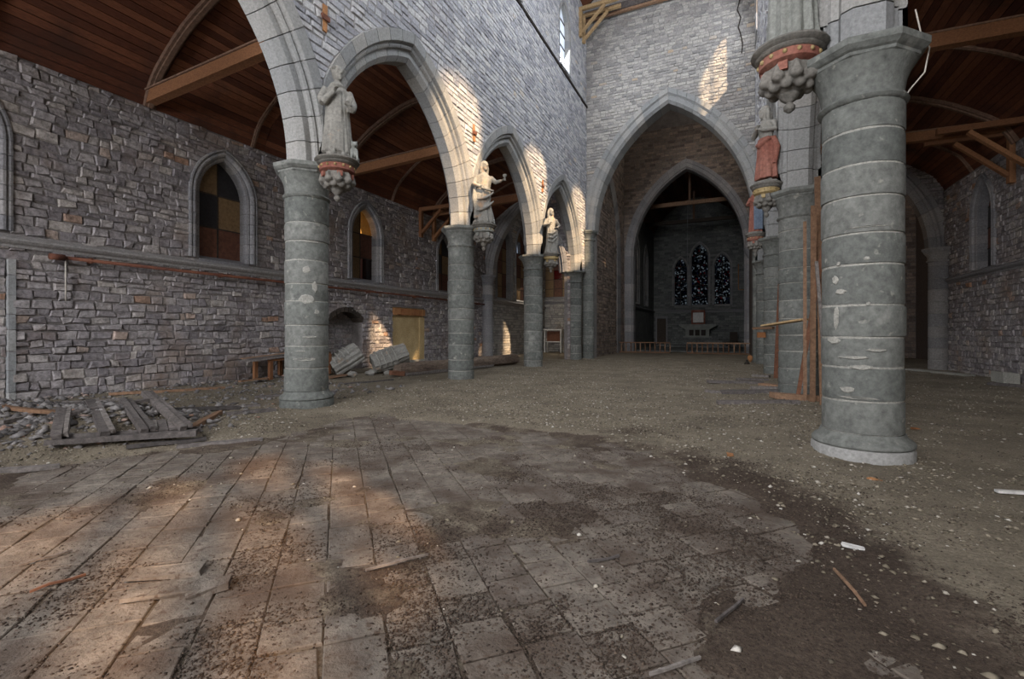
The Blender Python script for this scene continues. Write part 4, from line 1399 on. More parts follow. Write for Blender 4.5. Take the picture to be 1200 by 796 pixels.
m = MB(); m.prism([(p, q) for p, q in SC], (-7.3, 31.0, 3.45), (XA, 31.0, 3.45)); m.build('trim_5', 'frame_stone')
tag(bpy.data.objects['trim_5'], 'string course on the sunlit transept end wall', 'string course', kind='structure')
vault('ceiling', [(XA - .1, 9.3), (-11.2, 10.4), (-9.6, 11.2), (-8.0, 11.0), (-7.2, 10.6)], [(22.9, 31.1)], 'boarded ceiling over the transept behind the chalice statue', .3)
# right transept
FTR = ('X', XB + 1.6, -1)
trw = [Arch(25.6, .85, 6.3, 1.5, 3.3), Arch(28.4, .85, 6.3, 1.5, 3.3)]
FT2 = ('Y', 31.0, -1)
trw = [Arch(6.35, .8, 6.2, 1.4, 3.3), Arch(3.6, .8, 6.2, 1.4, 3.3)]
w = tag(wall_body('wall_transept_far_right', FT2, XR + .5, XB + 1.6, -.1, 11, trw, .6, 'mortar_dark', off=.02), 'dark transept end wall with tall windows beyond the plank-side aisle', 'wall', kind='structure')
stones(w, FT2, XR + .5, XB + 1.6, 0, 9, [Grow(a, .27) for a in trw], 0, 'brown_stone', ch=(.13, .2), wl=(.22, .5), seed=63, nparts=30)
for i, A in enumerate(trw):
    window('window_%d' % (51 + i), FT2, A, ['tall dark window seen through the plank-side aisle end arch', 'tall dark transept window hidden behind the thick near column'][i], 6, 3, lambda r, c: ['board_dark', 'board_red', 'board_dark', 'board_tan'][(r + c * 2) % 4])
w = tag(wall_body('wall_transept_right', ('X', XB + 1.6, -1), 22.3, 31, -.1, 11, [], .6, 'brown_stone'), 'side wall of the plank-side transept', 'wall', kind='structure')
w = tag(wall_body('wall_transept_stub', ('Y', 22.35, 1), XB, XB + 1.6, -.1, 11, [], .3, 'brown_stone'), 'short wall where the plank-side transept steps out', 'wall', kind='structure')
vault('ceiling', [(XR + .3, 10.6), (3, 11.1), (5, 11.4), (7.6, 10.4), (XB + 1.7, 9.3)], [(22.9, 31.1)], 'boarded ceiling over the plank-side transept', .3)

# ------------------------------------------------------------------ crossing and chancel arch wall
FXC = ('Y', YC, -1)
ch_arch = Arch(-2.75, 3.42, 6.6, 5.55, -.2)
w = tag(wall_body('wall_chancel_arch', FXC, XLF - .3, XRF + .3, -.1, 19, [ch_arch], .8, 'mortar_dark', off=.08), 'brown stone wall above the inner chancel arch', 'wall', kind='structure')
stones(w, FXC, XLF, XRF, 0, 15, [Grow(ch_arch, .55)], 0, 'brown_stone', ch=(.14, .2), wl=(.25, .5), seed=71, nparts=80)
t = tag(empty('chancel_arch', (0, 0, 0)), 'inner pointed arch opening into the dark chancel', 'arch', kind='structure')
XSEC = [(0, -.78), (0, -.10), (.14, .02), (.32, .03), (.36, .07), (.56, .07), (.58, -.02), (.58, -.8)]
arch_ring(t, FXC, ch_arch, XSEC, 17, mat='frame_stone', jamb=(0, 14))
m = MB(); m.lathe((.98, YC - .1, 6.0), [(.1, 0), (.16, .1), (.3, .35), (.36, .5), (.36, .6)], 12); tag(m.build('impost_corbel', 'frame_stone'), 'moulded corbel at the springing of the chancel arch', 'corbel', kind='structure')
# crossing side walls (the left one with a walled-up arch)
FXL = ('X', XLF - .02, 1)
blind = Arch(27.6, 3.1, 6.5, 4.3, -.2)
w = tag(wall_body('wall_crossing_left', FXL, YE + .85, YC, -.1, 19, [], .6, 'mortar_dark'), 'brown rubble crossing wall with a walled-up arch', 'wall', kind='structure')
stones(w, FXL, YE + .9, YC - .05, 0, 15, [], 0, 'brown_stone', ch=(.14, .22), wl=(.25, .5), seed=72, nparts=100)
t = tag(empty('blind_arch', (0, 0, 0)), 'dressed band of the walled-up arch in the crossing wall', 'arch', kind='structure')
arch_ring(t, FXL, blind, [(0, -.02), (0, .06), (.9, .09), (.95, -.02)], 12, mat='frame_stone', jamb=(0, 14))
w = tag(wall_body('wall_crossing_right', ('X', XRF + .02, -1), YE + .85, YC, -.1, 19, [], .6, 'brown_stone'), 'plain crossing wall behind the plank-side columns', 'wall', kind='structure')
vault('ceiling', [(XLF - .2, 15.5), (-5.0, 17.2), (-2.9, 18.0), (-.8, 17.2), (XRF + .2, 15.5)], [(YE + .8, YC)], 'dark boarded ceiling over the crossing', .4)

# ------------------------------------------------------------------ chancel
XCL, XCR = -6.55, .95
lan = [Arch(-4.22, .52, 7.0, 1.0, 3.75), Arch(-2.62, .66, 8.0, 1.2, 3.75), Arch(-.80, .60, 7.1, 1.1, 3.75)]
FCE = ('Y', YEND, -1)
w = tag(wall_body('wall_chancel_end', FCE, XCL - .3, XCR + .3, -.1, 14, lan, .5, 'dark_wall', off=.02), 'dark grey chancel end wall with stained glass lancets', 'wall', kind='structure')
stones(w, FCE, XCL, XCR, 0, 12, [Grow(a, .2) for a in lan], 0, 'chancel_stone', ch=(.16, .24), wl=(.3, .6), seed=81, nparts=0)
LSEC = [(0, -.3), (0, -.1), (.06, .0), (.12, .05), (.2, .04), (.2, -.02)]
for i, A in enumerate(lan):
    window('window_%d' % (61 + i), FCE, A, ['stained glass lancet window on the statue side of the taller middle one', 'tall middle stained glass lancet window above the altar', 'stained glass lancet window beside the wall pipe'][i], 6, 2, lambda r, c: 'stained', deep=-.2, sec=LSEC, nv=6, nj=8, mat='frame_stone', barw=.05)
m = MB(); m.prism([(p, q) for p, q in SC], (XCR, YEND, 3.25), (XCL, YEND, 3.25)); m.build('trim_6', 'frame_stone')
tag(bpy.data.objects['trim_6'], 'string course under the stained glass lancets', 'string course', kind='structure')
FCL = ('X', XCL, 1)
cwn = [Arch(36.6, .8, 7.2, 1.3, 3.6), Arch(40.6, .8, 7.2, 1.3, 3.6)]
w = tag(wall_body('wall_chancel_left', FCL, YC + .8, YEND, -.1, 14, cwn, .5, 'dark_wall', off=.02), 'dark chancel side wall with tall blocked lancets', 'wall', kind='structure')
for i, A in enumerate(cwn):
    window('window_%d' % (71 + i), FCL, A, ['tall blocked lancet of the chancel near the inner arch', 'tall blocked lancet of the chancel near the dark doorway'][i], 6, 2, lambda r, c: 'board_dark', deep=-.2, sec=LSEC, nv=6, nj=8)
m = MB(); m.prism([(-p, q) for p, q in SC], (XCL, YC + .8, 3.25), (XCL, YEND, 3.25)); m.build('trim_7', 'frame_stone')
tag(bpy.data.objects['trim_7'], 'string course along the chancel side wall', 'string course', kind='structure')
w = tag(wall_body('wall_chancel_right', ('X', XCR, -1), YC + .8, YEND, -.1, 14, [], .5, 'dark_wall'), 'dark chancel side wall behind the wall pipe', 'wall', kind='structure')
vault('ceiling', [(XCL - .1, 10.2), (-6.2, 11.0), (-5.0, 12.4), (-2.8, 13.4), (-.6, 12.4), (.6, 11.0), (XCR + .1, 10.2)], [(YC + .8, 39), (39, YEND)], 'dark boarded vault of the chancel', .34)
for y, z, lb in ((36.5, 10.75, 'pale tie beam across the chancel with a hanging lamp rod'), (40.5, 10.3, 'second darker tie beam deep in the chancel')):
    t = tag(empty('tie_beam', (XCL, y, z)), lb, 'beam')
    m = MB(); m.bar((0, 0, 0), (XCR - XCL, 0, 0), .22, .28, jit=.01); m.build('beam', 'brown_wood' if y < 38 else 'dark_wood', t)
    m = MB(); m.bar((3.75, 0, .1), (3.75, 0, 2.4), .16, .16, up=(0, 1, 0)); m.build('king_post', 'rib_wood', t)
m = MB(); m.tube([(-2.95, 36.5, 10.7), (-2.95, 36.5, 4.2)], .018, 6)
tag(m.build('lamp_rod', 'steel', None, True), 'thin rod hanging from the chancel tie beam', 'rod')
# dark doorway
t = tag(empty('door_3', (-5.85, YEND - .06, .3)), 'dark brown door in the corner of the chancel end wall', 'door', kind='structure')
m = MB(); m.box((0, 0, 1.15), (.8, .07, 2.3)); m.build('leaf', 'dark_wood', t)
for x in (-.46, .46):
    m = MB(); m.box((x, -.02, 1.2), (.12, .14, 2.4)); m.build('jamb', 'frame_stone', t)
m = MB(); m.box((0, -.02, 2.46), (1.1, .14, .14)); m.build('lintel', 'frame_stone', t)
# steps, altar, framed panel
t = tag(empty('altar_steps', (-2.72, 43.2, .12)), 'low dark stone steps in front of the altar', 'steps')
for k in range(4):
    m = MB(); m.box((0, .25 * k, .1 + .2 * k), (5.0 - .5 * k, 2.6 - .5 * k, .19), jit=.008); m.build('step', 'dark_wall', t)
t = tag(empty('altar', (-2.72, 43.9, .92)), 'grey stone altar table with flaring top and arcaded front', 'altar')
m = MB(); m.lathe((0, 0, 0), [(1, 0)], 4) if False else None
for z0, z1, w0, w1 in ((.0, .12, 2.3, 2.3), (.12, .72, 1.9, 1.9), (.72, 1.0, 2.0, 2.9), (1.0, 1.14, 3.0, 3.0)):
    m = MB()
    rings = [[Vector((sx * w_ / 2, sy * (.35 + .06 * w_ / 3), z)) for sx, sy in ((-1, -1), (1, -1), (1, 1), (-1, 1))] for z, w_ in ((z0, w0), (z1, w1))]
    m.loft(rings); m.build({0: 'plinth', .12: 'body', .72: 'flared_support', 1.0: 'table_slab'}[z0], 'statue_cool', t)
for k in range(4):
    m = MB(); m.box((-.72 + .48 * k, -.42, .42), (.1, .08, .6)); m.build('pilaster', 'statue_cool', [c_ for c_ in t.children if c_.name.startswith('body')][0])
for k in range(3):
    m = MB(); m.box((-.48 + .48 * k, -.392, .42), (.36, .02, .5)); m.build('recessed_panel', 'crack', [c_ for c_ in t.children if c_.name.startswith('body')][0])
t = tag(empty('framed_panel', (-2.69, 44.1, 2.06)), 'white card in a dark red frame standing on the altar', 'picture')
m = MB(); m.box((0, 0, .6), (.84, .04, .84)); m.build('card', 'white_card', t)
for dx, dz, w_, h_ in ((0, .06, 1.1, .12), (0, 1.15, 1.1, .2), (-.5, .6, .12, 1.2), (.5, .6, .12, 1.2)):
    m = MB(); m.box((dx, -.03, dz), (w_, .08, h_)); m.build('frame_bar', 'red_paint', t)
t = tag(empty('credence_chair', (.1, 43.6, .2)), 'dark wooden chair beside the altar by the chancel wall', 'chair')
m = MB(); m.box((0, 0, .45), (.6, .5, .06)); m.build('seat', 'dark_wood', t)
m = MB(); m.box((0, .24, .85), (.6, .05, .7)); m.build('backrest', 'dark_wood', t)
for sx in (-1, 1):
    for sy in (-1, 1):
        m = MB(); m.box((sx * .26, sy * .2, .2), (.06, .06, .44)); m.build('leg', 'dark_wood', t)
t = tag(empty('wall_pipe', (0.92, 43.9, 5.0)), 'bent orange pipe on the chancel wall beside the lancets', 'pipe')
m = MB(); m.tube([(-.45, 0.9, 2.2), (-.45, .9, .05), (-.38, .9, .0), (0, .9, 0)], .035, 6); m.build('pipe', 'brick', t, True)

# altar rail: two sections
for x0, x1, lb in ((-6.9, -3.55, 'low wooden altar rail section on the statue side of the gap'), (-2.55, .98, 'low wooden altar rail section beside the plank-side pier')):
    t = tag(empty('altar_rail', (x0, 31.2, 0)), lb, 'rail', 'low altar rail sections')
    L = x1 - x0
    m = MB(); m.bar((0, 0, .72), (L, 0, .72), .14, .07); m.build('top_rail', 'brown_wood', t)
    m = MB(); m.bar((0, 0, .10), (L, 0, .10), .10, .08); m.build('bottom_rail', 'brown_wood', t)
    n = int(L / .28)
    me0 = None
    for k in range(n + 1):
        if me0 is None:
            m = MB(); m.lathe((0, 0, 0), [(.03, .14), (.045, .2), (.03, .3), (.05, .42), (.03, .55), (.04, .68)], 8)
            o = m.build('baluster', 'brown_wood', t, True); me0 = o.data
        else:
            o = bpy.data.objects.new('baluster', me0); col.objects.link(o); o.parent = t
        o.location = (L * k / n, -.01, 0)
t = tag(empty('altar_platform', (-2.8, 39.4, 0)), 'low stone step raising the chancel floor behind the rail', 'platform')
m = MB(); m.box((0, 0, .06), (7.3, 10.9, .12)); m.build('platform', 'dark_wall', t)
# ------------------------------------------------------------------ west end (behind the viewer)
FW = ('Y', YW, 1)
ww = [Arch(-2.9, 2.5, 10.5, 3.6, 3.6), Arch(-9.6, 1.3, 3.4, 1.3, 0.3), Arch(4.3, 1.3, 4.8, 1.3, 2.2)]
tag(wall_body('wall_west', FW, XA - .6, XB + .6, -.1, 20.5, ww, .8, 'mortar'), 'west wall with a large window behind the viewer', 'wall', kind='structure')

# ------------------------------------------------------------------ floor: slabs laid diagonally, dirt and gravel over them
ZONE = [(-6.5, -2), (-6.35, 2.0), (-6.1, 3.0), (-5.46, 4.1), (-5.3, 6.0), (-3.4, 6.2), (-1.6, 6.1), (-.6, 5.3), (.1, 4.2), (.5, 3.2), (.75, 2.6), (1.0, 1.0), (1.0, -2)]
ZP = np.array(ZONE)


def zone_dist(x, y):
    """signed distance (positive inside) to the area where the slabs lie bare; numpy arrays"""
    x = np.asarray(x, float); y = np.asarray(y, float)
    best = np.full(x.shape, 1e9)
    inside = np.zeros(x.shape, bool)
    n = len(ZP)
    for i in range(n):
        ax, ay = ZP[i]; bx, by = ZP[(i + 1) % n]
        dx, dy = bx - ax, by - ay
        t_ = np.clip(((x - ax) * dx + (y - ay) * dy) / (dx * dx + dy * dy), 0, 1)
        best = np.minimum(best, np.hypot(x - ax - t_ * dx, y - ay - t_ * dy))
        cond = ((ay > y) != (by > y)) & (x < (bx - ax) * (y - ay) / (by - ay + 1e-12) + ax)
        inside ^= cond
    return np.where(inside, best, -best)


def vnoise(x, y, s, seed=0):
    """smooth value noise on arrays"""
    r = np.random.RandomState(seed)
    tab = r.rand(256, 256)
    X, Y = np.asarray(x) * s + 100, np.asarray(y) * s + 100
    xi, yi = np.floor(X).astype(int), np.floor(Y).astype(int)
    fx, fy = X - xi, Y - yi
    fx, fy = fx * fx * (3 - 2 * fx), fy * fy * (3 - 2 * fy)
    g = lambda a, b: tab[a % 256, b % 256]
    return (g(xi, yi) * (1 - fx) + g(xi + 1, yi) * fx) * (1 - fy) + (g(xi, yi + 1) * (1 - fx) + g(xi + 1, yi + 1) * fx) * fy


def fbm(x, y, s, seed=0):
    return (vnoise(x, y, s, seed) * .5 + vnoise(x, y, s * 2.1, seed + 1) * .27 + vnoise(x, y, s * 4.3, seed + 2) * .15 + vnoise(x, y, s * 8.9, seed + 3) * .08)


def ground_h(x, y):
    x = np.asarray(x, float); y = np.asarray(y, float)
    d = zone_dist(x, y) + (fbm(x, y, .9, 5) - .5) * 1.5
    out = np.clip(-d / .55 + .3, 0, 1)
    out = out * out * (3 - 2 * out)
    n = fbm(x, y, 1.3, 9)
    cover = np.clip((fbm(x, y, 1.6, 21) - .60 + .11 * np.clip((x + 2.6) / 2.4, 0, 1)) * 10, 0, 1)          # dirt patches lying over the slabs
    h = -.012 + cover * .017 + .006 * (vnoise(x, y, 7, 12) - .5) + out * (.05 + .035 * (n - .5) + .02 * (vnoise(x, y, 9, 3) - .5))
    # rubble mound under the fallen frame, ridge along the aisle
    h += .34 * np.exp(-(((x + 7.75) / .95) ** 2 + ((y - 3.5) / .85) ** 2)) * np.clip(out + .2, 0, 1)
    h += .24 * np.exp(-(((x + 10.2) / 1.1) ** 2 + ((y - 2.9) / 1.3) ** 2))
    h += .10 * np.exp(-(((x + 11.6) / .5) ** 2)) * np.clip((y + 2) / 4, 0, 1) * (y < 23)
    h += .05 * np.exp(-(((x - .9) / .7) ** 2 + ((y - 11) / 3.5) ** 2))
    return h


gx = np.concatenate([np.arange(XA - .3, -6.5, .12), np.arange(-6.5, 1.5, .075), np.arange(1.5, XB + 1.8, .14)])
gy = np.concatenate([np.arange(YW, .4, .4), np.arange(.4, 7.0, .075), np.arange(7.0, 24, .14), np.arange(24, 46.5, .5)])
GX, GY = np.meshgrid(gx, gy)
GZ = ground_h(GX, GY)
nx_, ny_ = len(gx), len(gy)
verts = np.stack([GX.ravel(), GY.ravel(), GZ.ravel()], 1)
ii = (np.arange(ny_ - 1)[:, None] * nx_ + np.arange(nx_ - 1)[None, :]).ravel()
faces = np.stack([ii, ii + 1, ii + nx_ + 1, ii + nx_], 1)
me = bpy.data.meshes.new('floor')
me.vertices.add(len(verts)); me.vertices.foreach_set('co', verts.ravel())
me.loops.add(faces.size); me.loops.foreach_set('vertex_index', faces.ravel())
me.polygons.add(len(faces)); me.polygons.foreach_set('loop_start', np.arange(0, faces.size, 4))
me.update(calc_edges=True)
zd = zone_dist(GX, GY).ravel()
xs_, ys_ = GX.ravel(), GY.ravel()
soil = np.clip(.50 - np.abs(zd + .15) / 1.9, 0, .50) * np.clip(.35 + .65 * (xs_ + 2.5) / 2.5, .35, 1) + np.where(zd > 0, .33, 0)
soil += .45 * np.exp(-(((xs_ - .2) / .9) ** 2 + ((ys_ - 3.6) / 1.2) ** 2)) + .15 * np.clip((ys_ * -1 + 5) / 4, 0, 1)
soil -= .35 * np.exp(-(((xs_ - 1.3) / .6) ** 2 + ((ys_ - 4.0) / 1.4) ** 2))
at = me.attributes.new('soil', 'FLOAT', 'POINT'); at.data.foreach_set('value', np.clip(soil, 0, 1.2))
me.materials.append(M['ground'])
me.polygons.foreach_set('use_smooth', [True] * len(me.polygons))
floor = bpy.data.objects.new('floor', me); col.objects.link(floor)
tag(floor, 'dusty church floor of worn diagonal slabs under dirt and gravel', 'floor', kind='structure')

# slabs at 45 degrees
SW = .275
ca = cos(pi / 4)
slabs = []
for i in range(-40, 41):
    off = rng.uniform(0, .3)
    j = -14.0 + off
    while j < 14:
        Ls = SW * rng.choice((1, 1, 1, 1.3, .8, 1.5))
        a, b = i * SW, j + Ls / 2
        # rows run along (-1, 1)/sqrt2; across is (1, 1)/sqrt2
        cx, cy_ = a * ca - b * ca - 2.5, a * ca + b * ca + 2.6
        j += Ls
        if zone_dist(np.array([cx]), np.array([cy_]))[0] < -.5 or cy_ < -1.0: continue
        p = proj((cx, cy_, 0))
        ap = 0
        if p and -60 < p[0] < 1260 and p[1] < 880: ap = Ls / p[2] ** 2
        slabs.append((ap, cx, cy_, Ls))
slabs.sort(key=lambda s_: -s_[0])
rest = MB()
for k, (ap, cx, cy_, Ls) in enumerate(slabs):
    R = Matrix.Rotation(3 * pi / 4, 3, 'Z') @ Matrix.Rotation(rng.uniform(-.006, .006), 3, 'X') @ Matrix.Rotation(rng.uniform(-.006, .006), 3, 'Y')
    w_, l_ = SW - .006, Ls - .012
    zt = rng.uniform(-.003, .004)
    dmg = [rng.uniform(0, .02) if rng.random() < .18 else 0 for _ in range(4)]
    top = []
    for (sx, sy), q in zip(((-1, -1), (1, -1), (1, 1), (-1, 1)), dmg):
        top.append((sx * (l_ / 2 - q), sy * (w_ / 2 - q)))
    b_ = .005
    vs_ = [Vector((x, y, -.05)) for x, y in top] + [Vector((x, y, -b_)) for x, y in top] + [Vector((x - math.copysign(b_, x), y - math.copysign(b_, y), 0)) for x, y in top]
    fs = [(8, 9, 10, 11)] + [(a_, (a_ + 1) % 4, 4 + (a_ + 1) % 4, 4 + a_) for a_ in range(4)] + [(4 + a_, 4 + (a_ + 1) % 4, 8 + (a_ + 1) % 4, 8 + a_) for a_ in range(4)]
    vs_ = [R @ v + Vector((cx, cy_, zt)) for v in vs_]
    if k < 300 and ap > 0:
        m = MB(); m.poly(vs_, fs); m.build('slab', 'slab', floor)
    else:
        rest.poly(vs_, fs)
tag(rest.build('slab_paving', 'slab', floor), kind='stuff')


def scatter(name, n, fx, fy, dens, size, mat, seed, label, flat=.55):
    """thousands of little stones as real geometry"""
    r = np.random.RandomState(seed)
    X = np.empty(0); Y = np.empty(0)
    tries = 0
    while len(X) < n and tries < 60:
        x = r.uniform(fx[0], fx[1], 40000); y = r.uniform(fy[0], fy[1], 40000)
        keep = r.rand(40000) < dens(x, y)
        X = np.append(X, x[keep]); Y = np.append(Y, y[keep]); tries += 1
    X, Y = X[:n], Y[:n]
    n = len(X)
    Z = np.maximum(ground_h(X, Y), np.where(zone_dist(X, Y) > 0, .0, -1))
    S = size[0] * np.exp(r.rand(n) ** 2.2 * math.log(size[1] / size[0]))
    a = r.rand(n) * 2 * pi
    base = np.array([(1, 0, 0), (0, 1, 0), (-1, 0, 0), (0, -1, 0), (0, 0, 1), (0, 0, -1)], float)
    el = np.stack([.7 + .7 * r.rand(n), .6 + .5 * r.rand(n), flat * (.6 + .6 * r.rand(n))], 1)
    P = base[None] * el[:, None, :] * S[:, None, None]
    P += r.uniform(-.22, .22, P.shape) * S[:, None, None]
    c_, s_ = np.cos(a)[:, None], np.sin(a)[:, None]
    V = np.stack([P[..., 0] * c_ - P[..., 1] * s_ + X[:, None], P[..., 0] * s_ + P[..., 1] * c_ + Y[:, None], P[..., 2] + (Z + S * .22)[:, None]], -1).reshape(-1, 3)
    tri = np.array([(0, 1, 4), (1, 2, 4), (2, 3, 4), (3, 0, 4), (1, 0, 5), (2, 1, 5), (3, 2, 5), (0, 3, 5)])
    T = (np.arange(n)[:, None, None] * 6 + tri[None]).reshape(-1, 3)
    me = bpy.data.meshes.new(name)
    me.vertices.add(len(V)); me.vertices.foreach_set('co', V.ravel())
    me.loops.add(T.size); me.loops.foreach_set('vertex_index', T.ravel())
    me.polygons.add(len(T)); me.polygons.foreach_set('loop_start', np.arange(0, T.size, 3))
    me.update(calc_edges=True)
    at = me.attributes.new('tint', 'FLOAT', 'FACE'); at.data.foreach_set('value', np.repeat(r.rand(n), 8))
    me.materials.append(M[mat])
    o = bpy.data.objects.new(name, me); col.objects.link(o)
    tag(o, label, name.replace('_', ' '), kind='stuff')
    return o


def dens_gravel(x, y):
    d = zone_dist(x, y)
    r_ = np.hypot(x, y)
    w = np.where(d > .1, .03, np.clip(.25 - d * .8, 0, 1)) * np.clip(fbm(x, y, .7, 31) * 2.6 - .5, .12, 1)
    w *= np.where((x > 1.9), .4, 1) * np.where(x < -7.4, .28, 1)
    return w * np.clip(7.5 / np.maximum(r_, 3.5), .2, 1)


def dens_crumb(x, y):
    d = zone_dist(x, y)
    r_ = np.hypot(x, y)
    w = np.clip((fbm(x, y, 1.5, 41) * 5.5 - 2.5), .02, 1) ** 1.3 + .02
    w *= np.where(d > -.9, 1, .12)
    w *= .3 + .7 * np.clip((x + 3.8) / 3, 0, 1)
    w = np.maximum(w, .8 * np.exp(-(((x - .1) / .9) ** 2 + ((y - 3.6) / 1.5) ** 2)) * np.clip(fbm(x, y, 2.2, 51) * 3 - .7, .1, 1))
    return w * np.clip(3.2 / np.maximum(r_, 1.8), .1, 1)


scatter('gravel', 60000, (XA + .3, XB), (2.0, 23.5), dens_gravel, (.007, .026), 'pebble', 5, 'pale loose gravel strewn over the church floor')
scatter('dirt_crumbs', 110000, (-7, 3.2), (.7, 8.5), dens_crumb, (.0028, .011), 'crumb', 6, 'dark brown dirt crumbs on the worn slabs')
scatter('plaster_flakes', 1100, (-7, 6.5), (1.5, 16), lambda x, y: .05 + .5 * (zone_dist(x, y) < -.6), (.005, .015), 'joint', 8, 'scattered pale flakes of fallen plaster', flat=.3)


def dens_rub(x, y):
    return np.clip(1.3 * np.exp(-(((x + 7.9) / 1.0) ** 2 + ((y - 3.6) / 1.0) ** 2)) + 1.0 * np.exp(-(((x + 10.2) / 1.2) ** 2 + ((y - 2.9) / 1.4) ** 2)) + .10 * (x < -7.2) + .25 * np.exp(-(((x + 11.5) / .4) ** 2)), 0, 1)


scatter('rubble', 6500, (XA + .1, -6.3), (1.2, 9.5), dens_rub, (.012, .085), 'rubble_bits', 9, 'grey broken rubble heaped against the aisle wall', flat=.6)

# ------------------------------------------------------------------ loose timber on the left
def gz(x, y): return float(ground_h(np.array([x]), np.array([y]))[0])


def plank(a, b, w, h, mat, label, lift=(0, 0), name='plank', group=None, nail=True):
    z0, z1 = gz(*a) + h / 2 + lift[0], gz(*b) + h / 2 + lift[1]
    mx, my = (a[0] + b[0]) / 2, (a[1] + b[1]) / 2
    zm = gz(mx, my) + h / 2
    if zm > (z0 + z1) / 2: z0 += zm - (z0 + z1) / 2; z1 += zm - (z0 + z1) / 2 if False else 0
    L = math.dist(a, b)
    seg = max(3, int(L / .25))
    m = MB()
    d = Vector((b[0] - a[0], b[1] - a[1], 0)).normalized()
    s_ = Vector((-d.y, d.x, 0))
    rings = []
    for k in range(seg + 1):
        f = k / seg
        c_ = Vector((a[0] + (b[0] - a[0]) * f, a[1] + (b[1] - a[1]) * f, z0 + (z1 - z0) * f)) - Vector((a[0], a[1], z0))
        ww_ = w / 2 * rng.uniform(.88, 1.06) * (.7 if k in (0, seg) and rng.random() < .5 else 1)
        c_ += Vector((0, 0, rng.uniform(-.006, .006)))
        rings.append([c_ + s_ * ww_ + Vector((0, 0, -h / 2)), c_ - s_ * ww_ + Vector((0, 0, -h / 2)), c_ - s_ * ww_ * .93 + Vector((0, 0, h / 2)), c_ + s_ * ww_ * .93 + Vector((0, 0, h / 2))])
    m.loft(rings)
    o = m.build(name, mat, None, loc=(a[0], a[1], z0))
    tag(o, label, 'plank', group)
    return o


# the fallen frame with battens
t = tag(empty('broken_pallet', (-6.45, 3.1, .1)), 'broken grey timber frame with four cross battens lying on the rubble', 'timber frame')
base = Vector((-6.45, 3.1, .1))
ra, rb = Vector((-6.88, 2.58, .16)), Vector((-5.98, 3.66, .15))
m = MB(); m.bar(ra - base, rb - base, .15, .055, jit=.012); m.build('front_rail', 'grey_wood', t)
m = MB(); m.bar(ra + Vector((-.10, .1, .03)) - base, rb + Vector((-.10, .1, .03)) - base, .06, .05, jit=.012); m.build('front_rail', 'grey_wood', t)
for f, far in ((.06, (-7.75, 3.05, .40)), (.36, (-8.1, 3.5, .44)), (.63, (-7.8, 3.75, .42)), (.9, (-8.25, 4.25, .45))):
    p = ra.lerp(rb, f) + Vector((0, 0, .06))
    m = MB(); m.bar(p - base, Vector(far) - base, .085, .06, jit=.012); b_ = m.build('batten', 'grey_wood', t)
    m = MB(); m.bar(p + Vector((.01, .075, .015)) - base, Vector(far) + Vector((0, .075, .0)) - base, .05, .05, jit=.01); m.build('batten_strip', 'grey_wood', b_)
m = MB(); m.bar(Vector((-7.55, 2.95, .36)) - base, Vector((-7.75, 4.2, .40)) - base, .10, .04, jit=.015); m.build('back_rail', 'grey_wood', t)
for k in range(4):
    p = ra.lerp(rb, .70 + .07 * k)
    m = MB(); m.bar(p + Vector((-.08, .03, .035)) - base, p + Vector((-.48, .22, .10)) - base, .085, .02, jit=.008); m.build('slat', 'grey_wood', t)

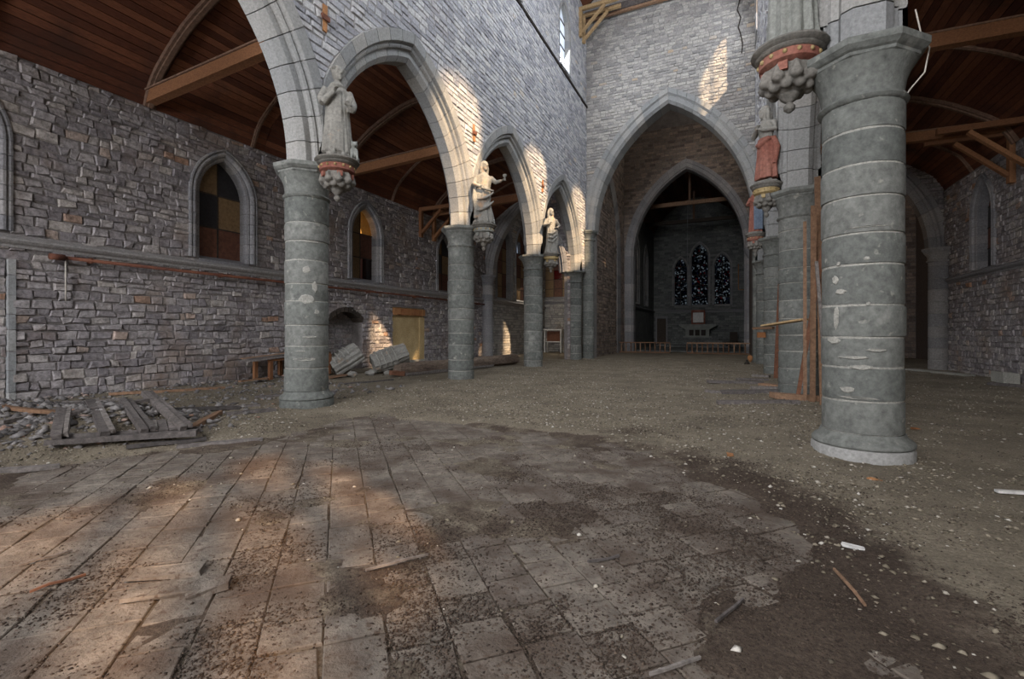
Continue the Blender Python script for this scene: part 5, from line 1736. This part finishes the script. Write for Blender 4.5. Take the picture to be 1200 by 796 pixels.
PLK = [((-8.83, 2.84), (-9.47, 3.63), .12, .05, 'grey_wood', 'dark plank end sticking out of the rubble at the blocked doorway'),
       ((-11.3, 5.2), (-10.9, 7.3), .11, .05, 'brown_wood', 'orange-brown pole lying along the foot of the aisle wall'),
       ((-10.9, 4.3), (-10.75, 5.15), .09, .04, 'grey_wood', 'thin grey plank between the rubble heap and the aisle wall'),
       ((-6.55, 1.75), (-6.25, 2.45), .12, .04, 'grey_wood', 'short dark board at the edge of the bare slabs'),
       ((-6.28, 3.05), (-5.95, 3.75), .10, .035, 'grey_wood', 'flat dark board in front of the broken frame'),
       ((-6.3, 3.72), (-7.5, 4.95), .10, .06, 'brown_wood', 'plank with an orange split end leaning on the broken frame'),
       ((-7.34, 4.95), (-7.05, 5.62), .12, .05, 'grey_wood', 'short dark board beside the friar column base'),
       ((-8.3, 5.3), (-7.8, 5.9), .10, .04, 'grey_wood', 'small grey plank behind the friar column base'),
       ((-5.97, 3.42), (-5.38, 4.1), .14, .03, 'grey_wood', 'thin flat board sunk in the dirt near the slabs'),
       ((-8.2, 4.5), (-7.85, 5.55), .12, .05, 'grey_wood', 'grey board lying behind the broken frame'),
       ((-9.9, 3.2), (-8.6, 3.4), .10, .05, 'brown_wood', 'brown pole across the rubble heap'),
       ((-9.6, 2.2), (-8.3, 2.55), .16, .05, 'grey_wood', 'wide grey plank on the rubble heap'),
       ((-10.9, 3.6), (-9.9, 4.9), .12, .05, 'grey_wood', 'weathered plank behind the rubble heap'),
       ((-8.9, 6.6), (-8.0, 7.9), .12, .04, 'grey_wood', 'grey board in the aisle behind the friar column'),
       ((-9.0, 9.2), (-8.6, 10.6), .10, .04, 'grey_wood', 'dark board in the aisle before the fallen log'),
       ((-.61, 13.44), (.72, 13.62), .22, .06, 'grey_wood', 'dark plank on the gravel, farthest from the thick near column'),
       ((-.22, 11.32), (.86, 11.55), .24, .07, 'grey_wood', 'long dark plank on the gravel before the boarded column'),
       ((-.55, 11.55), (-.12, 11.36), .16, .05, 'grey_wood', 'short dark plank end beside the long gravel plank'),
       ((-.26, 9.66), (1.1, 9.95), .20, .06, 'grey_wood', 'dark plank half buried in gravel beside the thick near column'),
       ((.6, 13.0), (1.25, 12.75), .22, .07, 'brown_wood', 'brown plank against the boarded column base'),
       ((.55, 16.15), (1.0, 16.0), .18, .06, 'grey_wood', 'short plank before the column of the small painted statue'),
       ((.4, 12.2), (1.15, 12.45), .18, .06, 'grey_wood', 'plank lying between gravel planks and boarded column'),
       ((.7, 10.5), (1.5, 10.75), .3, .10, 'brown_wood', 'thick plank under the leaning boards'),
       ((.1, 14.6), (.9, 14.75), .16, .05, 'grey_wood', 'thin plank on the gravel beyond the boarded column'),
       ((5.9, 16.0), (6.65, 15.2), .16, .07, 'grey_wood', 'dark plank at the foot of the plank-side aisle wall'),
       ((5.7, 21.2), (6.5, 18.8), .35, .06, 'joint', 'pale flat kerb slab along the plank-side aisle wall')]
for a, b, w_, h_, mt, lb in PLK:
    plank(a, b, w_, h_, mt, lb)
STK = [((-3.38, 1.2), (-3.33, 1.42), 'red_wood', 'thin red stick on the sunlit slabs'), ((.53, 3.25), (.60, 2.88), 'brown_wood', 'thin brown stick on the dark soil'), ((-3.8, 1.3), (-3.75, 1.53), 'grey_wood', 'dark splinter beside the thin red stick'),
       ((-.07, 2.41), (.05, 2.69), 'grey_wood', 'bent twig on the dark crumbs'), ((-.78, 2.75), (-.63, 2.91), 'grey_wood', 'dark twig on the bare slabs'), ((-1.9, 2.1), (-1.68, 2.4), 'grey_wood', 'thin splinter in the dirt on the slabs'),
       ((-.3, 1.95), (-.12, 2.12), 'grey_wood', 'small splinter in the dark soil patch')]
for a, b, mt, lb in STK:
    plank(a, b, .014, .012, mt, lb, lift=(.02, .02), name='stick')

# low workbench under the wall
t = tag(empty('low_workbench', (-11.35, 9.3, 0)), 'low makeshift workbench of boards on orange legs behind the friar column', 'bench')
g0 = gz(-11.35, 9.3)
for k, (x, z, dz, mt) in enumerate(((-.30, .66, .0, 'brown_wood'), (-.06, .645, -.02, 'grey_wood'), (.19, .62, -.03, 'grey_wood'))):
    m = MB(); m.bar((x, -1.0 - .12 * k, g0 + z - .10), (x + .03, 1.5, g0 + z + .08), .235, .03, jit=.012); m.build('top_board', mt, t)
m = MB(); m.bar((.26, -.7, g0 + .53), (.26, 1.45, g0 + .62), .035, .10); m.build('front_apron', 'beam_wood', t)
for y, h_ in ((-.62, .50), (.15, .56), (.8, .58), (1.4, .6)):
    for x in (-.33, .26):
        m = MB(); m.box((x, y, g0 + h_ / 2), (.09, .09, h_), jit=.006); m.build('leg', 'beam_wood', t)
m = MB(); m.bar((.28, -1.5, .04 + g0), (.22, -.6, .05 + g0), .09, .04); m.build('loose_batten', 'brown_wood', t)
for k, (x, y) in enumerate(((-10.85, 9.4), (-10.8, 10.0), (-10.5, 10.35))):
    m = MB(); m.box((0, 0, .03), (.34, .6, .03), Matrix.Rotation(rng.uniform(-.4, .4), 3, 'Z') @ Matrix.Rotation(.08, 3, 'X'), jit=.03)
    tag(m.build('fallen_board', 'brown_wood', None, loc=(x, y, gz(x, y))), 'broken tan board lying at the feet of the workbench', 'board', 'broken tan boards by the workbench')

# two carved stone fragments with grooves
def fragment(loc, rot, size, label, seed):
    """a broken length of moulded vault rib: bundled rolls and hollows along its axis"""
    rg = random.Random(seed)
    t = tag(empty('stone_fragment', loc), label, 'stone fragment')
    L, w, h = size
    n = 40
    rings = []
    for k in range(9):
        f = k / 8
        sh = 1 - .18 * abs(f - .5) + rg.uniform(-.03, .03)
        ring = []
        for i in range(n):
            a = 2 * pi * i / n
            q = 1 + .09 * abs(sin(6 * a + .4)) - .05 + rg.uniform(-.015, .015)
            sq = 1 / max(abs(cos(a)), abs(sin(a))) ** .45
            ring.append(Vector(((f - .5) * L + rg.uniform(-.02, .02), w / 2 * q * sq * cos(a) * sh, h / 2 * q * sq * sin(a) * sh)))
        rings.append(ring)
    R = Matrix.Rotation(rot[2], 3, 'Z') @ Matrix.Rotation(rot[1], 3, 'Y') @ Matrix.Rotation(rot[0], 3, 'X')
    rings = [[R @ p for p in r] for r in rings]
    zmin = min(p.z for r in rings for p in r)
    rings = [[p - Vector((0, 0, zmin)) for p in r] for r in rings]
    m = MB(); m.loft(rings); o = m.build('carved_block', 'statue', t)
    for k in range(4):
        m = MB()
        f = -.36 + .16 * k
        pts = [R @ Vector((f * L + .02 * rg.random(), w / 2 * 1.13 * cos(a) , h / 2 * 1.13 * sin(a))) - Vector((0, 0, zmin)) for a in np.linspace(.1, 2.6, 12)]
        m.tube(pts, .022, 6); m.build('raised_roll', 'joint', t, True)
    return t


fragment((-11.0, 11.25, gz(-11.0, 11.25) - .03), (.2, -.55, 1.0), (.95, .70, .62), 'grooved stone fragment leaning on its neighbour, next to the friar column', 3)
fragment((-10.2, 12.42, gz(-10.2, 12.42) - .03), (.9, -.32, .9), (1.15, .68, .60), 'grooved stone fragment with pale striped end, next to the fallen log', 4)
for k, (x, y, s_) in enumerate(((-10.35, 10.85, .14), (-9.9, 11.95, .10), (-10.25, 11.55, .14))):
    m = MB(); m.ball((0, 0, s_ * .6), (s_ * 1.2, s_, s_ * .7), 8, 6); o = m.build('stone_lump', 'statue', None, loc=(x, y, gz(x, y)))
    for v in o.data.vertices: v.co += Vector((rng.uniform(-.2, .2), rng.uniform(-.2, .2), rng.uniform(-.15, .15))) * s_
    tag(o, ['stone lump before the leaning fragment', 'smallest stone lump before the striped fragment', 'stone lump lying between the two grooved fragments'][k], 'stone')

# fallen log: a long rough squared trunk
t = tag(empty('fallen_log', (-9.2, 11.55, 0)), 'long rough squared log lying behind the chalice statue column', 'log')
a, b = Vector((-9.25, 11.6, gz(-9.25, 11.6) + .20)), Vector((-8.35, 18.3, gz(-8.35, 18.3) + .21))
d = (b - a).normalized(); s_ = Vector((-d.y, d.x, 0)).normalized()
rings = []
for k in range(19):
    f = k / 18
    c_ = a.lerp(b, f) - Vector((-9.2, 11.55, 0))
    ring = []
    rr = .215 * (1 + rng.uniform(-.05, .05)) * (.72 if k == 0 else 1)
    for i in range(12):
        an = 2 * pi * i / 12
        sq = 1 / max(abs(cos(an)), abs(sin(an))) ** .5
        q = rr * sq * (1 + rng.uniform(-.07, .07))
        ring.append(c_ + s_ * q * cos(an) + Vector((0, 0, q * sin(an) * .92)))
    rings.append(ring)
m = MB(); m.loft(rings); m.build('trunk', 'log_wood', t)
m = MB(); m.bar((.15, .2, gz(-9.1, 11.8) + .05), (.85, 4.6, gz(-8.4, 16) + .06), .16, .08, jit=.02); m.build('split_board', 'grey_wood', t)
m = MB(); m.bar(Vector((.1, .15, .12)), Vector((.0, -.30, .16)), .16, .13, jit=.03); m.build('broken_end', 'red_wood', t)

# boards leaning between the columns on the right
LB = [((1.18, 10.35, 0), (1.12, 9.75, 3.6), .09, .03, 'brown_wood', 'brown board leaning upright behind the thick near column'),
      ((.98, 10.75, 0), (1.27, 9.75, 2.9), .07, .04, 'red_wood', 'thin reddish lath crossing the upright boards'),
      ((1.30, 10.0, 0), (1.22, 10.1, 4.2), .10, .03, 'brown_wood', 'wide brown board standing behind the thick near column'),
      ((1.30, 9.55, 0), (1.14, 9.6, 2.6), .05, .05, 'grey_wood', 'grey lath standing closest to the thick near column'),
      ((1.08, 10.5, 0), (1.02, 10.05, 3.4), .05, .04, 'brown_wood', 'narrow bent lath beside the upright boards'),
      ((.98, 15.7, .0), (1.12, 15.6, 3.9), .12, .04, 'red_wood', 'reddish board standing behind the boarded column')]
for p, q, w_, h_, mt, lb in LB:
    t = MB()
    p, q = Vector(p) + Vector((.17, 0, 0)), Vector(q) + Vector((.17, 0, 0))
    p.z = gz(p.x, p.y)
    t.bar((0, 0, 0), q - p, w_, h_, up=(0, 1, 0), jit=.006)
    tag(t.build('leaning_board', mt, None, loc=p), lb, 'board')
cross = MB(); cross.bar((0, 0, 0), (.62, -.95, .10), .20, .035, jit=.008)
tag(cross.build('cross_plank', 'pale_wood', None, loc=(.62, 11.35, 1.53)), 'pale plank fixed across the boarded column at waist height', 'plank')
cross = MB(); cross.bar((0, 0, 0), (.52, -.25, .02), .22, .07, jit=.01)
tag(cross.build('cross_plank', 'brown_wood', None, loc=(.62, 16.9, 1.5)), 'brown plank fixed across the column of the small painted statue', 'plank')
m = MB(); m.box((0, 0, 0), (.24, .14, .16), jit=.01)
tag(m.build('wood_block', 'brick', None, loc=(.84, 17.1, 1.3)), 'orange wood block behind the boarded column', 'block')

# loose wire behind the thick near column's capital
m = MB(); m.tube([(1.73, 6.25, 4.75), (1.80, 6.3, 4.45), (1.86, 6.3, 4.35), (1.82, 6.3, 4.1), (1.70, 6.3, 3.95), (1.66, 6.3, 3.88)], .008, 5)
tag(m.build('loose_wire', 'wire', None, True), 'pale loose wire hanging at the capital of the thick near column', 'wire')

# small things on the floor
m = MB(); m.box((0, 0, .012), (.11, .035, .025), Matrix.Rotation(-.3, 3, 'Z'), jit=.008)
tag(m.build('stone_chip', 'white_card', None, loc=(.68, 3.56, gz(.68, 3.56))), 'small bluish white stone chip on the dark soil', 'stone')
for x, y, lb in ((-.02, 5.63, 'red brick fragment on the gravel before the boarded column'), (1.16, 5.25, 'flat red brick fragment by the chipped plinth'), (2.23, 8.07, 'red brick bit behind the thick near column')):
    m = MB(); m.box((0, 0, .015), (.09, .06, .025), Matrix.Rotation(rng.uniform(0, 3), 3, 'Z'), jit=.014)
    tag(m.build('brick_fragment', 'brick', None, loc=(x, y, gz(x, y))), lb, 'brick')
m = MB(); m.box((0, 0, .14), (.35, .6, .3), jit=.02)
tag(m.build('stone_block', 'joint', None, loc=(6.6, 17.0, gz(6.6, 17.0))), 'pale squared stone block at the foot of the plank-side aisle wall', 'stone')
m = MB(); m.box((0, 0, .02), (.26, .05, .02), Matrix.Rotation(.2, 3, 'Z'))
tag(m.build('white_slat', 'white_card', None, loc=(2.13, 5.33, gz(2.13, 5.33))), 'white slat on the plank-side aisle floor', 'slat')
t = tag(empty('broken_lamp', (.55, 22.0, gz(.55, 22.0))), 'small broken orange and black lamp by the great arch pier', 'lamp')
m = MB(); m.lathe((0, 0, 0), [(.10, 0), (.11, .05), (.05, .12), (.04, .2)], 10); m.build('base', 'dark_wood', t)
m = MB(); m.lathe((.12, 0, .1), [(.02, 0), (.09, .1), (.10, .22), (.06, .28)], 10); m.build('shade', 'brick', t)
# lifted broken slabs
for k, (x, y, sx, sy, rz, rx, lb) in enumerate(((-2.72, 1.55, .42, .16, .75, .10, 'broken dusty slab lifted edge-up in the sunlit corner'), (-2.92, 1.62, .36, .13, .62, .05, 'narrow broken slab beside the lifted one'), (-2.55, 1.62, .2, .10, .9, .12, 'small slab shard before the lifted one'))):
    m = MB(); m.box((0, 0, .02), (sx, sy, .022), Matrix.Rotation(rz, 3, 'Z') @ Matrix.Rotation(rx, 3, 'X'), jit=.018)
    tag(m.build('broken_slab', 'slab', None, loc=(x, y, .0)), lb, 'slab')

# small table with a rack in the sunlit transept corner
t = tag(empty('small_table', (-10.7, 29.6, 0)), 'small white table with red-brown panel in the sunlit transept corner', 'table')
m = MB(); m.box((0, 0, 1.55), (1.3, .6, .07)); m.build('table_top', 'white_card', t)
for sx in (-1, 1):
    for sy in (-1, 1):
        m = MB(); m.box((sx * .56, sy * .24, .76), (.08, .08, 1.52)); m.build('leg', 'white_card', t)
m = MB(); m.box((0, -.1, 1.1), (.9, .04, .7)); m.build('front_panel', 'red_wood', t)
m = MB(); m.box((0, -.2, .75), (1.1, .06, .06)); m.build('stretcher', 'white_card', t)
m = MB(); m.lathe((0, 0, 0), [(.32, 0), (.3, .04), (.03, .36)], 4)
tag(m.build('tent_lid', 'grey_wood', None, loc=(-10.35, 29.6, 1.59)), 'grey pyramid lid standing on the small white table', 'lid')
